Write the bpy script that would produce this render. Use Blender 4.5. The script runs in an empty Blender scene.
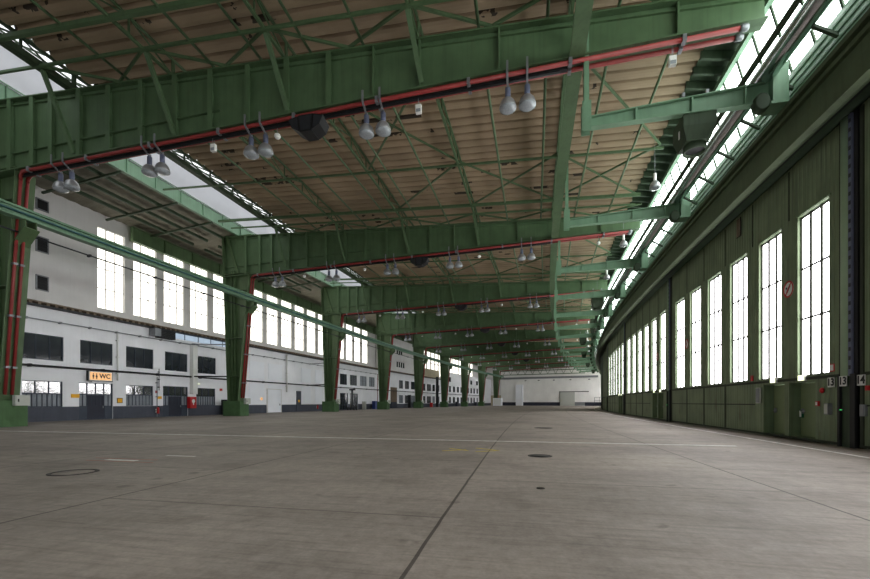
import bpy, math, random
from math import sin, cos, pi, sqrt, atan2
from mathutils import Matrix, Vector
random.seed(7)
SC = bpy.context.scene
COL = SC.collection
# ------------------------------------------------------------------ plan
# The hangar is a ring segment.  (u, k, z): u = metres from the column line
# towards the sliding doors, k = bay number along the arc, z = height.
XC, YC, RP, T0, DT, CAMH = 696.12, -140.72, 739.72, .2259, .0268, 1.45
ORD = ['first','second','third','fourth','fifth','sixth','seventh','eighth','ninth','tenth','eleventh','twelfth']
def W(u, k, z=0.):
    # the door side swings out a little more than the column line farther along
    if u > 0: q = k-2.6; u = u+.375*(q+sqrt(q*q+.5)-.045)*(u/39.8)**4
    t = T0+k*DT; r = RP-u
    return Vector((XC-r*cos(t), YC+r*sin(t), z))
def fr(u, k, z=0.):
    d = W(u, k+.02)-W(u, k-.02)
    return Matrix.Translation(W(u, k, z)) @ Matrix.Rotation(atan2(d.y, d.x)-pi/2, 4, 'Z')
def zt(u): return 18.98-.054*u      # girder top
def zb(u): return 14.8+.024*u       # girder underside
# ------------------------------------------------------------------ materials
def srgb(r, g, b):
    f = lambda c: (c/255/12.92) if c/255 <= .04045 else ((c/255+.055)/1.055)**2.4
    return (f(r), f(g), f(b), 1)
def mat(name, col, rough=.6, metal=0., noise=(3., .18), bump=0., streak=0., rust=0., spec=.4, bands=None):
    m = bpy.data.materials.new(name); m.use_nodes = True
    nt = m.node_tree; N = nt.nodes; L = nt.links
    b = N['Principled BSDF']
    b.inputs['Roughness'].default_value = rough
    b.inputs['Metallic'].default_value = metal
    b.inputs['Specular IOR Level'].default_value = spec
    tc = N.new('ShaderNodeTexCoord')
    src = tc.outputs['Object']
    no = N.new('ShaderNodeTexNoise'); no.inputs['Scale'].default_value = noise[0]; no.inputs['Detail'].default_value = 5
    L.new(src, no.inputs['Vector'])
    mr = N.new('ShaderNodeMapRange'); mr.inputs[1].default_value = .3; mr.inputs[2].default_value = .7
    mr.inputs[3].default_value = 1-noise[1]; mr.inputs[4].default_value = 1+noise[1]
    L.new(no.outputs['Fac'], mr.inputs[0])
    hs = N.new('ShaderNodeMix'); hs.data_type = 'RGBA'; hs.blend_type = 'MULTIPLY'; hs.inputs[0].default_value = 1
    hs.inputs[6].default_value = srgb(*col)
    L.new(mr.outputs[0], hs.inputs[7])
    out = hs.outputs[2]
    def mask(scale, stretch, lo, hi):
        mp = N.new('ShaderNodeMapping'); mp.inputs['Scale'].default_value = stretch
        L.new(src, mp.inputs['Vector'])
        n2 = N.new('ShaderNodeTexNoise'); n2.inputs['Scale'].default_value = scale; n2.inputs['Detail'].default_value = 6
        L.new(mp.outputs[0], n2.inputs['Vector'])
        r2 = N.new('ShaderNodeMapRange'); r2.inputs[1].default_value = lo; r2.inputs[2].default_value = hi
        L.new(n2.outputs['Fac'], r2.inputs[0]); return r2.outputs[0]
    if streak:
        k = mask(2.2, (3, 3, .12), .5, .75)
        mu = N.new('ShaderNodeMath'); mu.operation = 'MULTIPLY'; mu.inputs[1].default_value = streak; L.new(k, mu.inputs[0])
        mx = N.new('ShaderNodeMix'); mx.data_type = 'RGBA'; mx.inputs[7].default_value = srgb(*[c*.45 for c in col])
        L.new(mu.outputs[0], mx.inputs[0]); L.new(out, mx.inputs[6]); out = mx.outputs[2]
    if rust:
        k = mask(1.1, (1.6, 1.6, .5), .62, .72)
        mu = N.new('ShaderNodeMath'); mu.operation = 'MULTIPLY'; mu.inputs[1].default_value = rust; L.new(k, mu.inputs[0])
        mx = N.new('ShaderNodeMix'); mx.data_type = 'RGBA'; mx.inputs[7].default_value = srgb(84, 58, 40)
        L.new(mu.outputs[0], mx.inputs[0]); L.new(out, mx.inputs[6]); out = mx.outputs[2]
    L.new(out, b.inputs['Base Color'])
    if bands:          # fine vertical boarding / ribs: (axis, pitch, strength)
        sx = N.new('ShaderNodeSeparateXYZ'); L.new(src, sx.inputs[0])
        a = N.new('ShaderNodeMath'); a.operation = 'MULTIPLY'; a.inputs[1].default_value = 2*pi/bands[1]
        L.new(sx.outputs[bands[0]], a.inputs[0])
        s = N.new('ShaderNodeMath'); s.operation = 'SINE'; L.new(a.outputs[0], s.inputs[0])
        p = N.new('ShaderNodeMath'); p.operation = 'SMOOTH_MIN'; p.inputs[1].default_value = .2; p.inputs[2].default_value = .2
        L.new(s.outputs[0], p.inputs[0])
        bp = N.new('ShaderNodeBump'); bp.inputs['Strength'].default_value = bands[2]; bp.inputs['Distance'].default_value = .03
        L.new(p.outputs[0], bp.inputs['Height']); L.new(bp.outputs[0], b.inputs['Normal'])
    elif bump:
        bp = N.new('ShaderNodeBump'); bp.inputs['Strength'].default_value = bump; bp.inputs['Distance'].default_value = .02
        L.new(no.outputs['Fac'], bp.inputs['Height']); L.new(bp.outputs[0], b.inputs['Normal'])
    return m
def glow(name, col, strength, var=.0):
    m = bpy.data.materials.new(name); m.use_nodes = True
    nt = m.node_tree; N = nt.nodes; L = nt.links
    N.remove(N['Principled BSDF'])
    e = N.new('ShaderNodeEmission'); e.inputs[0].default_value = srgb(*col); e.inputs[1].default_value = strength
    if var:
        tc = N.new('ShaderNodeTexCoord'); no = N.new('ShaderNodeTexNoise'); no.inputs['Scale'].default_value = .8
        L.new(tc.outputs['Object'], no.inputs[0])
        r = N.new('ShaderNodeMapRange'); r.inputs[1].default_value = .3; r.inputs[2].default_value = .7
        r.inputs[3].default_value = strength*(1-var); r.inputs[4].default_value = strength*(1+var)
        L.new(no.outputs['Fac'], r.inputs[0]); L.new(r.outputs[0], e.inputs[1])
    L.new(e.outputs[0], N['Material Output'].inputs[0])
    return m
S_DOOR, S_LEFT, S_SKY, S_CLER = 8.8, 2.6, 1.4, 6.5
GREEN   = mat('green_steel_paint', (80, 104, 72), .55, noise=(1.2, .12), streak=.25, rust=.12)
GREEN_LIT    = mat('green_steel_daylit_tone', (112, 146, 118), .5, noise=(1.2, .1), streak=.18, rust=.1)  # lighter copy of green steel paint, daylight on outriggers put into the colour
COLM    = mat('column_green_paint', (80, 102, 68), .55, noise=(1., .14), streak=.35, rust=.15)
DARKG   = mat('dark_green_paint', (58, 74, 54), .65, noise=(1.5, .18), streak=.4, rust=.1)
BLOCKG  = mat('green_block_paint', (70, 100, 62), .7, noise=(2.5, .12), streak=.2)
DOORG   = mat('door_green_paint', (118, 132, 102), .6, noise=(.9, .16), streak=.55, rust=.4, bands=(1, .24, .55))
DOORP   = mat('door_frame_green', (112, 130, 98), .55, noise=(1.5, .14), streak=.3, rust=.2)
POSTM   = mat('pale_green_post', (150, 172, 142), .5, noise=(1.5, .08), streak=.2)
MULL    = mat('dark_window_bar', (58, 60, 52), .6, noise=(2, .1))
SEAM    = mat('dark_seam', (46, 52, 38), .7, noise=(2, .15))
WICKET  = mat('wicket_door_green', (118, 132, 94), .5, noise=(2, .06), streak=.1)
FASC    = mat('fascia_green', (82, 96, 70), .65, noise=(.8, .16), streak=.25, rust=.15)
WHITE   = mat('white_wall_paint', (238, 238, 242), .8, noise=(.8, .04), streak=.05)
WHITE2  = mat('white_panel_paint', (238, 240, 246), .7, noise=(.6, .03))
GREYW   = mat('grey_wall_paint', (214, 212, 210), .8, noise=(.7, .05), streak=.06)
ENDW    = mat('end_wall_paint', (236, 234, 230), .8, noise=(.3, .06), streak=.1)
TANW    = mat('tan_wall_paint', (168, 158, 134), .85, noise=(.5, .1), streak=.3)
SLATE   = mat('slate_blue_base_paint', (66, 70, 82), .6, noise=(1.5, .12), streak=.25)
SLATE2  = mat('dark_blue_frame_paint', (50, 58, 72), .5, noise=(2, .1))
NAVY    = mat('navy_base_paint', (36, 40, 54), .6, noise=(2, .1))
RED     = mat('red_pipe_paint', (138, 48, 46), .45, noise=(3, .12), streak=.15)
REDBOX  = mat('red_cabinet_paint', (190, 36, 40), .4, noise=(3, .06))
BLACK   = mat('black_rubber', (20, 20, 22), .6, noise=(4, .2))
DARKM   = mat('dark_grey_metal', (46, 48, 52), .5, metal=.3, noise=(3, .15))
GREYM   = mat('grey_metal', (136, 138, 142), .45, metal=.5, noise=(4, .1))
BLUEM   = mat('blue_grey_ballast', (104, 110, 132), .5, metal=.2, noise=(4, .1))
SILVER  = mat('silver_duct', (206, 208, 214), .16, metal=1., noise=(6, .12))
ALU     = mat('aluminium_reflector', (176, 178, 180), .35, metal=.6, noise=(5, .06))
LENS    = mat('lamp_glass', (150, 156, 160), .15, noise=(20, .15), spec=.8)
GLASSD  = mat('dark_window_glass', (44, 48, 54), .08, noise=(.6, .25), bump=.5, spec=.9)
GLASSR  = mat('reflecting_window_glass', (60, 64, 70), .06, noise=(1.3, .3), bump=.9, spec=1.)
GLASSR.node_tree.nodes['Principled BSDF'].inputs['IOR'].default_value = 2.2
FROST   = mat('frosted_grey_glass', (124, 130, 138), .35, noise=(2, .12), bands=(1, .22, .6))
WHITEPL = mat('white_plastic', (226, 226, 222), .5, noise=(3, .03))
BOXG    = mat('light_grey_box', (184, 186, 178), .5, noise=(3, .05))
ORANGE  = glow('orange_lit_sign', (240, 186, 132), 1.0)
EXITG   = glow('exit_sign_light', (236, 246, 196), 2.2)
LED     = glow('green_led', (60, 240, 110), 2.)
YELLOW  = mat('yellow_sign', (232, 172, 30), .5, noise=(4, .05))
BLUEB   = mat('blue_paint', (50, 68, 130), .5)
TIMBER  = mat('brown_soffit', (112, 96, 80), .8, noise=(2, .2), streak=.3)
LEANTO  = mat('grey_lean_to_roof', (122, 118, 104), .8, noise=(.8, .15), streak=.3)
SKYWALL = mat('white_lantern_wall', (206, 208, 212), .7, noise=(.5, .06))
IRON    = mat('manhole_iron', (44, 42, 40), .6, metal=.4, noise=(8, .3))
PWHITE  = mat('white_floor_paint', (214, 212, 206), .7, noise=(3, .25))
PRED    = mat('pink_floor_paint', (176, 112, 104), .7, noise=(5, .3))
PYEL    = mat('yellow_floor_paint', (190, 168, 60), .7, noise=(5, .3))
SIGNRED = mat('sign_red', (200, 40, 44), .5)
DOORGLOW = glow('frosted_door_pane', (255, 253, 255), S_DOOR, .04)
LEFTGLOW = glow('frosted_hall_pane', (255, 251, 238), S_LEFT, .1)
SKYGLOW  = glow('skylight_pane', (250, 252, 255), S_SKY, .06)
CLERGLOW = glow('clerestory_pane', (244, 255, 250), S_CLER, .06)
DAYBLUE  = glow('pale_blue_pane', (186, 204, 222), .75, .1)

def ceiling_mat():
    m = mat('tan_roof_planks', (158, 139, 114), .85, noise=(.35, .14))
    nt = m.node_tree; N = nt.nodes; L = nt.links
    b = N['Principled BSDF']; src = b.inputs['Base Color'].links[0].from_socket
    geo = N.new('ShaderNodeNewGeometry'); sx = N.new('ShaderNodeSeparateXYZ'); L.new(geo.outputs['Position'], sx.inputs[0])
    def M(op, a, c=None):
        n = N.new('ShaderNodeMath'); n.operation = op
        for i, v in enumerate((a, c)):
            if v is None: continue
            if isinstance(v, (int, float)): n.inputs[i].default_value = v
            else: L.new(v, n.inputs[i])
        return n.outputs[0]
    dx = M('SUBTRACT', XC, sx.outputs[0]); dy = M('SUBTRACT', sx.outputs[1], YC)
    r = M('SQRT', M('ADD', M('MULTIPLY', dx, dx), M('MULTIPLY', dy, dy)))
    th = M('ARCTAN2', dy, dx); s = M('MULTIPLY', M('SUBTRACT', th, T0), RP)
    u = M('SUBTRACT', RP, r)
    cm = N.new('ShaderNodeCombineXYZ'); L.new(M('MULTIPLY', u, .32), cm.inputs[0]); L.new(M('MULTIPLY', M('FLOOR', M('DIVIDE', s, .762)), 1.37), cm.inputs[1])
    no = N.new('ShaderNodeTexNoise'); no.inputs['Scale'].default_value = 1.; no.inputs['Detail'].default_value = 4
    L.new(cm.outputs[0], no.inputs['Vector'])
    # soot streaks that sit along the plank seams
    fr_ = M('FRACT', M('DIVIDE', s, .762))
    seam = M('LESS_THAN', fr_, .28)
    big = N.new('ShaderNodeTexNoise'); big.inputs['Scale'].default_value = .13; big.inputs['Detail'].default_value = 2; L.new(geo.outputs['Position'], big.inputs['Vector'])
    fine = N.new('ShaderNodeTexNoise'); fine.inputs['Scale'].default_value = 3.; L.new(geo.outputs['Position'], fine.inputs['Vector'])
    a = M('MULTIPLY', M('GREATER_THAN', M('ADD', no.outputs['Fac'], M('MULTIPLY', M('SUBTRACT', fine.outputs['Fac'], .5), .3)), .61), M('GREATER_THAN', big.outputs['Fac'], .54))
    a = M('MULTIPLY', M('MULTIPLY', a, seam), .9)
    mx = N.new('ShaderNodeMix'); mx.data_type = 'RGBA'; mx.inputs[7].default_value = srgb(40, 36, 32)
    L.new(a, mx.inputs[0]); L.new(src, mx.inputs[6])
    # each plank a little different
    cw = N.new('ShaderNodeTexWhiteNoise'); cw.noise_dimensions = '1D'; L.new(M('FLOOR', M('DIVIDE', s, .762)), cw.inputs['W'])
    mm = N.new('ShaderNodeMix'); mm.data_type = 'RGBA'; mm.blend_type = 'MULTIPLY'; mm.inputs[0].default_value = 1
    L.new(mx.outputs[2], mm.inputs[6]); L.new(M('ADD', M('MULTIPLY', cw.outputs[0], .16), .9), mm.inputs[7])
    L.new(mm.outputs[2], b.inputs['Base Color'])
    return m
def floor_mat():
    m = mat('stained_concrete', (160, 150, 141), .62, noise=(.22, .14), spec=.3)
    nt = m.node_tree; N = nt.nodes; L = nt.links
    b = N['Principled BSDF']; src = b.inputs['Base Color'].links[0].from_socket
    geo = N.new('ShaderNodeNewGeometry'); sx = N.new('ShaderNodeSeparateXYZ'); L.new(geo.outputs['Position'], sx.inputs[0])
    def M(op, a, c=None):
        n = N.new('ShaderNodeMath'); n.operation = op
        for i, v in enumerate((a, c)):
            if v is None: continue
            if isinstance(v, (int, float)): n.inputs[i].default_value = v
            else: L.new(v, n.inputs[i])
        return n.outputs[0]
    dx = M('SUBTRACT', XC, sx.outputs[0]); dy = M('SUBTRACT', sx.outputs[1], YC)
    r = M('SQRT', M('ADD', M('MULTIPLY', dx, dx), M('MULTIPLY', dy, dy)))
    k = M('DIVIDE', M('SUBTRACT', M('ARCTAN2', dy, dx), T0), DT)
    u = M('SUBTRACT', RP, r)
    strip = M('DIVIDE', M('SUBTRACT', u, 23.43), 5.14)
    row = M('FLOOR', strip)
    wob = N.new('ShaderNodeTexNoise'); wob.inputs['Scale'].default_value = 1.5; L.new(geo.outputs['Position'], wob.inputs['Vector'])
    w = M('MULTIPLY', M('SUBTRACT', wob.outputs['Fac'], .5), .004)
    def line(x, period_m, width):
        f = M('ABSOLUTE', M('SUBTRACT', M('FRACT', M('ADD', x, .5)), .5))
        return M('LESS_THAN', M('MULTIPLY', f, period_m), width)
    j1 = line(M('ADD', strip, w), 5.14, .02)
    half = M('MULTIPLY', M('FRACT', M('MULTIPLY', row, .5)), .954)
    kk = M('ADD', M('DIVIDE', M('ADD', k, .72), .262), half)
    j2 = line(M('ADD', kk, w), 5.2, .016)
    cell = M('ADD', M('MULTIPLY', row, 17.3), M('FLOOR', kk))
    cw = N.new('ShaderNodeTexWhiteNoise'); cw.noise_dimensions = '1D'; L.new(cell, cw.inputs['W'])
    def mul(a, f):
        mm = N.new('ShaderNodeMix'); mm.data_type = 'RGBA'; mm.blend_type = 'MULTIPLY'; mm.inputs[0].default_value = 1
        L.new(a, mm.inputs[6]); L.new(f, mm.inputs[7]); return mm.outputs[2]
    out = mul(src, M('ADD', M('MULTIPLY', cw.outputs[0], .1), .95))
    # scuffed, streaky wear running along the hall and across it
    def streaks(scale, su, sk, lo, hi, amount, detail=6):
        cm = N.new('ShaderNodeCombineXYZ'); L.new(M('MULTIPLY', u, su), cm.inputs[0]); L.new(M('MULTIPLY', k, sk), cm.inputs[1])
        n = N.new('ShaderNodeTexNoise'); n.inputs['Scale'].default_value = scale; n.inputs['Detail'].default_value = detail
        L.new(cm.outputs[0], n.inputs['Vector'])
        q = N.new('ShaderNodeMapRange'); q.inputs[1].default_value = lo; q.inputs[2].default_value = hi
        q.inputs[3].default_value = 1; q.inputs[4].default_value = 1-amount
        L.new(n.outputs['Fac'], q.inputs[0]); return q.outputs[0]
    out = mul(out, streaks(1, .35, 30, .45, .75, .22))
    out = mul(out, streaks(1, 3.5, 6, .5, .75, .08))
    out = mul(out, streaks(1, .9, 18, .58, .72, .22, 3))
    out = mul(out, streaks(1, 3, 160, .4, .7, .1, 8))
    out = mul(out, streaks(1, 1.6, 32, .66, .72, .35, 3))
    out = mul(out, streaks(1, 14, 40, .45, .7, .07, 8))
    out = mul(out, streaks(1, .8, 300, .5, .68, .2, 6))
    out = mul(out, streaks(1, .25, 4, .4, .65, .2, 4))
    for sc, lo, hi, a0, a1 in ((7., .35, .65, 1.07, .9), (.9, .52, .66, 1., .84), (28., .3, .7, 1.06, .92)):
        gn = N.new('ShaderNodeTexNoise'); gn.inputs['Scale'].default_value = sc; gn.inputs['Detail'].default_value = 4; L.new(geo.outputs['Position'], gn.inputs['Vector'])
        gr = N.new('ShaderNodeMapRange'); gr.inputs[1].default_value = lo; gr.inputs[2].default_value = hi; gr.inputs[3].default_value = a0; gr.inputs[4].default_value = a1
        L.new(gn.outputs['Fac'], gr.inputs[0]); out = mul(out, gr.outputs[0])
    mx = N.new('ShaderNodeMix'); mx.data_type = 'RGBA'; mx.inputs[7].default_value = srgb(52, 46, 42)
    L.new(M('MULTIPLY', M('MAXIMUM', j1, M('MULTIPLY', j2, .75)), .8), mx.inputs[0]); L.new(out, mx.inputs[6])
    L.new(mx.outputs[2], b.inputs['Base Color'])
    return m
CEIL = ceiling_mat(); FLOOR = floor_mat()
# ------------------------------------------------------------------ mesh builder
class MB:
    def __init__(s): s.v, s.f, s.s, s.mi = [], [], [], []; s.cur = 0
    def add(s, vs, fs, smooth=False):
        b = len(s.v); s.v += [Vector(p) for p in vs]
        for f in fs: s.f.append([b+i for i in f]); s.s.append(smooth); s.mi.append(s.cur)
        return s
    def box(s, x0, x1, y0, y1, z0, z1):
        return s.add([(x0,y0,z0),(x1,y0,z0),(x1,y1,z0),(x0,y1,z0),(x0,y0,z1),(x1,y0,z1),(x1,y1,z1),(x0,y1,z1)],
                     [(3,2,1,0),(4,5,6,7),(0,1,5,4),(1,2,6,5),(2,3,7,6),(3,0,4,7)])
    def ext(s, A, B, smooth=False):          # loft of two equal loops, capped
        n = len(A)
        return s.add(list(A)+list(B), [tuple(range(n))[::-1], tuple(range(n, 2*n))]+[(i, (i+1)%n, n+(i+1)%n, n+i) for i in range(n)], smooth)
    def bar(s, p, q, w, h, up=(0,0,1)):
        p, q = Vector(p), Vector(q); d = (q-p).normalized(); upv = Vector(up)
        if abs(d.dot(upv)) > .98: upv = Vector((1,0,0))
        x = d.cross(upv).normalized(); y = x.cross(d).normalized()
        o = [(-w/2,-h/2),(w/2,-h/2),(w/2,h/2),(-w/2,h/2)]
        return s.ext([p+x*a+y*b for a, b in o], [q+x*a+y*b for a, b in o])
    def tube(s, pts, r, n=8):
        pts = [Vector(p) for p in pts]; rings = []
        px = None
        for i, p in enumerate(pts):
            d = ((pts[min(i+1, len(pts)-1)]-pts[max(i-1, 0)])).normalized()
            if px is None:
                a = Vector((0,0,1)) if abs(d.z) < .95 else Vector((1,0,0))
                px = d.cross(a).normalized()
            else: px = (px-d*px.dot(d)).normalized()
            y = d.cross(px)
            rings.append([p+px*cos(2*pi*j/n)*r+y*sin(2*pi*j/n)*r for j in range(n)])
        return s.loft(rings)
    def loft(s, rings, smooth=True, caps=True):
        n = len(rings[0]); vs = [p for r in rings for p in r]; fs = []
        b = len(s.v); s.v += [Vector(p) for p in vs]
        for i in range(len(rings)-1):
            for j in range(n):
                s.f.append([b+i*n+j, b+i*n+(j+1)%n, b+(i+1)*n+(j+1)%n, b+(i+1)*n+j]); s.s.append(smooth); s.mi.append(s.cur)
        if caps:
            s.f.append([b+j for j in range(n)][::-1]); s.s.append(False); s.mi.append(s.cur)
            s.f.append([b+(len(rings)-1)*n+j for j in range(n)]); s.s.append(False); s.mi.append(s.cur)
        return s
    def lathe(s, prof, n=16, c=(0,0,0), axis='z'):
        rings = []
        for r, h in prof:
            ring = []
            for j in range(n):
                a = 2*pi*j/n
                p = (r*cos(a), r*sin(a), h) if axis == 'z' else (h, r*cos(a), r*sin(a))
                ring.append(Vector(p)+Vector(c))
            rings.append(ring)
        return s.loft(rings)
    def arc(s, prof, k0, k1, seg, smooth=False):   # extrude a (u,z) outline along the hall
        rings = [[W(u, k0+(k1-k0)*i/seg, z) for u, z in prof] for i in range(seg+1)]
        return s.loft(rings, smooth)
    def build(s, name, m, parent=None, M=None, kind=None, local=False):
        ms = m if isinstance(m, (list, tuple)) else [m]
        inv = None
        if M is not None and not local: inv = M.inverted()
        vs = [inv @ v for v in s.v] if inv else s.v
        me = bpy.data.meshes.new(name); me.from_pydata([tuple(v) for v in vs], [], s.f)
        for a in ms: me.materials.append(a)
        me.polygons.foreach_set('use_smooth', s.s); me.polygons.foreach_set('material_index', s.mi); me.update()
        o = bpy.data.objects.new(name, me); COL.objects.link(o)
        if parent: o.parent = parent
        elif M is not None: o.matrix_world = M
        if kind: o['kind'] = kind
        return o
MW = {}
def tag(o, label, cat, group=None, kind=None):
    o['label'] = label; o['category'] = cat
    if group: o['group'] = group
    o['kind'] = kind or 'thing'
    return o
def thing(name, label, cat, M, group=None, kind=None):
    o = bpy.data.objects.new(name, None); o.empty_display_size = .3; COL.objects.link(o)
    o.matrix_world = M
    if kind: o['kind'] = kind
    else: tag(o, label, cat, group)
    return o
def link_copy(o, parent=None):
    c = o.copy(); COL.objects.link(c); c.parent = parent
    for ch in KIDS.get(o.name, []): link_copy(ch, c)
    return c
KIDS = {}
def index_kids():
    KIDS.clear()
    for o in bpy.data.objects:
        if o.parent: KIDS.setdefault(o.parent.name, []).append(o)
def dup(root, M, label=None, group=None):
    c = link_copy(root); c.matrix_world = M
    if label: c['label'] = label
    if group: c['group'] = group
    return c
def twin(o, loc=None):                          # another child sharing the mesh
    c = o.copy(); COL.objects.link(c); c.parent = o.parent
    if loc is not None: c.location = loc
    return c
def struct(name, mb, m, M=None, local=False): return mb.build(name, m, M=M, kind='structure', local=local)
def text_mesh(name, s, size, m, parent, Mloc):
    cu = bpy.data.curves.new(name, 'FONT'); cu.body = s; cu.size = size; cu.extrude = .004; cu.align_x = 'CENTER'; cu.align_y = 'CENTER'; cu.offset = size*.03
    t = bpy.data.objects.new(name, cu); COL.objects.link(t)
    dg = bpy.context.evaluated_depsgraph_get(); me = bpy.data.meshes.new_from_object(t.evaluated_get(dg))
    bpy.data.objects.remove(t); me.materials.clear(); me.materials.append(m)
    o = bpy.data.objects.new(name, me); COL.objects.link(o); o.parent = parent; o.matrix_local = Mloc
    return o
TX_RIGHT = Matrix(((0,0,-1,0),(-1,0,0,0),(0,1,0,0),(0,0,0,1)))   # read while facing the doors
TX_LEFT  = Matrix(((0,0,1,0),(1,0,0,0),(0,1,0,0),(0,0,0,1)))     # read while facing the offices
# ------------------------------------------------------------------ shell
KA, KZ = -2.2, 8.35
f = MB(); rings = [[W(-9.5, k*.1, 0) , W(44, k*.1, 0), W(44, k*.1, -.3), W(-9.5, k*.1, -.3)] for k in range(-30, 86)]
f.loft(rings, False); struct('floor', f, FLOOR)
# plank roof
def plank_roof(name, k0, k1):
    mb = MB(); n = int(round((k1-k0)*26)); A = []
    prof = [(0, .4), (.06, .2), (.12, .08), (.3, .02), (.5, 0.), (.75, .03), (.9, .11), (.96, .25)]
    ks = []
    for i in range(n):
        for q, h in prof: ks.append((k0+(i+q)/26, h))
    ks.append((k1, .4))
    U = [5.1, 16, 27, 37.8]
    base = 0
    for k, h in ks:
        for u in U: mb.v.append(W(u, k, zt(u)+1.0+h))
    for i in range(len(ks)-1):
        for j in range(3):
            a = i*4+j; mb.f.append([a, a+1, a+5, a+4]); mb.s.append(False); mb.mi.append(0)
    b = len(mb.v)                                 # weather side
    for k, h in (ks[0], ks[-1]):
        for u in U: mb.v.append(W(u, k, zt(u)+1.5))
    return struct(name, mb, CEIL)
for i, (a, b) in enumerate([(-2, 0), (0, 2), (2, 5), (5, 8.35)]): plank_roof('ceiling', a, b)
c = MB()
c.arc([(5.1, zt(5.1)+1.43), (37.8, zt(37.8)+1.43), (37.8, zt(37.8)+1.6), (5.1, zt(5.1)+1.6)], KA, KZ, 60)
struct('ceiling', c, LEANTO)
# dark steel eaves strip between planks and clerestory
c = MB()
for i in range(int((KZ-KA)*10)):
    k = KA+i*.1
    c.arc([(37.7, 17.95), (39.9, 17.55), (39.9, 17.62), (37.7, 18.02)], k, k+.1, 1)
    c.arc([(37.6, 17.6), (39.8, 17.2), (39.8, 17.55), (37.6, 17.95)], k, k+.008, 1)
    c.arc([(37.6, 17.6), (39.0, 17.3), (39.0, 17.7), (37.6, 17.95)], k+.05, k+.058, 1)
struct('ceiling', c, DARKG)
# lean-to roof over the office side
c = MB(); ks = []
n = int((KZ-KA)*40)
for i in range(n+1): ks.append((KA+(KZ-KA)*i/n, .06 if i % 2 else 0))
for k, h in ks:
    for u, z in ((-.45, 19.3), (-9, 18.3)): c.v.append(W(u, k, z+h))
for i in range(n): c.f.append([2*i, 2*i+1, 2*i+3, 2*i+2]); c.s.append(False); c.mi.append(0)
c.arc([(-.45, 19.45), (-9.2, 18.45), (-9.2, 18.55), (-.45, 19.55)], KA, KZ, 60)
struct('ceiling', c, LEANTO)
# ------------------------------------------------------------------ skylight lantern
c = MB(); c.arc([(-.5, 20.1), (-.3, 20.1), (.1, 22.5), (-.1, 22.5)], KA, KZ, 80); struct('wall_lantern', c, SKYWALL)
nwin = 0
def win_struct(M):
    global nwin
    nwin += 1
    o = bpy.data.objects.new('window_%d' % nwin, None); COL.objects.link(o); o.matrix_world = M; o['kind'] = 'structure'
    return o
for b in range(-2, 9):
    k0, k1 = b, min(b+1, KZ)
    M = fr(2.5, b+.5, 22); o = win_struct(M)
    g = MB(); g.arc([(.1, 22.5), (5.2, 20.0), (5.2, 20.04), (.1, 22.54)], k0+.002, k1-.002, 12); g.build('pane', SKYGLOW, o, M)
    g = MB()
    for i in range(15):
        k = k0+i*(k1-k0)/15
        g.ext([W(.1,k,22.4), W(5.2,k,19.9), W(5.2,k,20.0), W(.1,k,22.5)], [W(.1,k+.003,22.4), W(5.2,k+.003,19.9), W(5.2,k+.003,20.0), W(.1,k+.003,22.5)])
    for u, z in ((.15, 22.4), (1.8, 21.6), (3.5, 20.77), (5.15, 19.95)): g.arc([(u, z-.06), (u+.08, z-.06), (u+.08, z+.06), (u, z+.06)], k0, k1, 10)
    g.build('glazing_bar', DARKG, o, M)
# ------------------------------------------------------------------ curved wall with openings
def wall(name, u, k0, k1, z0, z1, holes, m, reveal=-.25, zband=None, rm=1):
    mb = MB(); ks = sorted({k0, k1, *[h[0] for h in holes], *[h[1] for h in holes], *[x*.1 for x in range(int(k0*10), int(k1*10)+1) if k0 < x*.1 < k1]})
    ks = [a for i, a in enumerate(ks) if i == 0 or a-ks[i-1] > 1e-5]
    zs = sorted({z0, z1, *([zband] if zband else [])})
    for a, b in zip(ks, ks[1:]):
        mid = (a+b)/2; hs = sorted([h for h in holes if h[0] <= mid <= h[1]], key=lambda h: h[2])
        z = z0; spans = []
        for h in hs:
            if h[2] > z: spans.append((z, h[2]))
            z = max(z, h[3])
        if z < z1: spans.append((z, z1))
        for s0, s1 in spans:
            for lo, hi in zip(zs, zs[1:]):
                p, q = max(lo, s0), min(hi, s1)
                if q-p < 1e-4: continue
                mb.cur = 1 if (zband and q <= zband+1e-4) else 0
                mb.add([W(u,a,p), W(u,b,p), W(u,b,q), W(u,a,q)], [(0,1,2,3)])
    mb.cur = 0
    for a, b, p, q in holes:
        r = u+reveal
        for A, B in (((a,p),(b,p)), ((b,p),(b,q)), ((b,q),(a,q)), ((a,q),(a,p))):
            mb.add([W(u,A[0],A[1]), W(u,B[0],B[1]), W(r,B[0],B[1]), W(r,A[0],A[1])], [(0,1,2,3)])
    return struct(name, mb, m)
# ---- lower office front
UL = -5.6
low, up = [], []
def seg(a, b, z0, z1, style, row): row.append((a, b, z0, z1, style))
# near frontage, before and beside the first column
for a, b in ((-.42,-.29),(-.23,-.10),(-.035,.098),(.162,.297),(.357,.489),(.549,.685),(.748,.883),(.942,1.078)): seg(a, b, 4.62, 6.5, 'dark', up)
seg(-.42,-.29,1.1,3.05,'split',low); seg(-.23,-.10,1.1,3.05,'split',low); seg(-.035,.098,1.1,3.05,'split',low)
seg(.162,.294,1.1,3.05,'split',low); seg(.353,.49,.02,3.05,'door',low); seg(.549,.684,1.12,3.0,'split',low)
seg(.737,.886,.02,3.06,'door',low); seg(.94,1.075,1.1,3.0,'split',low)
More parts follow.
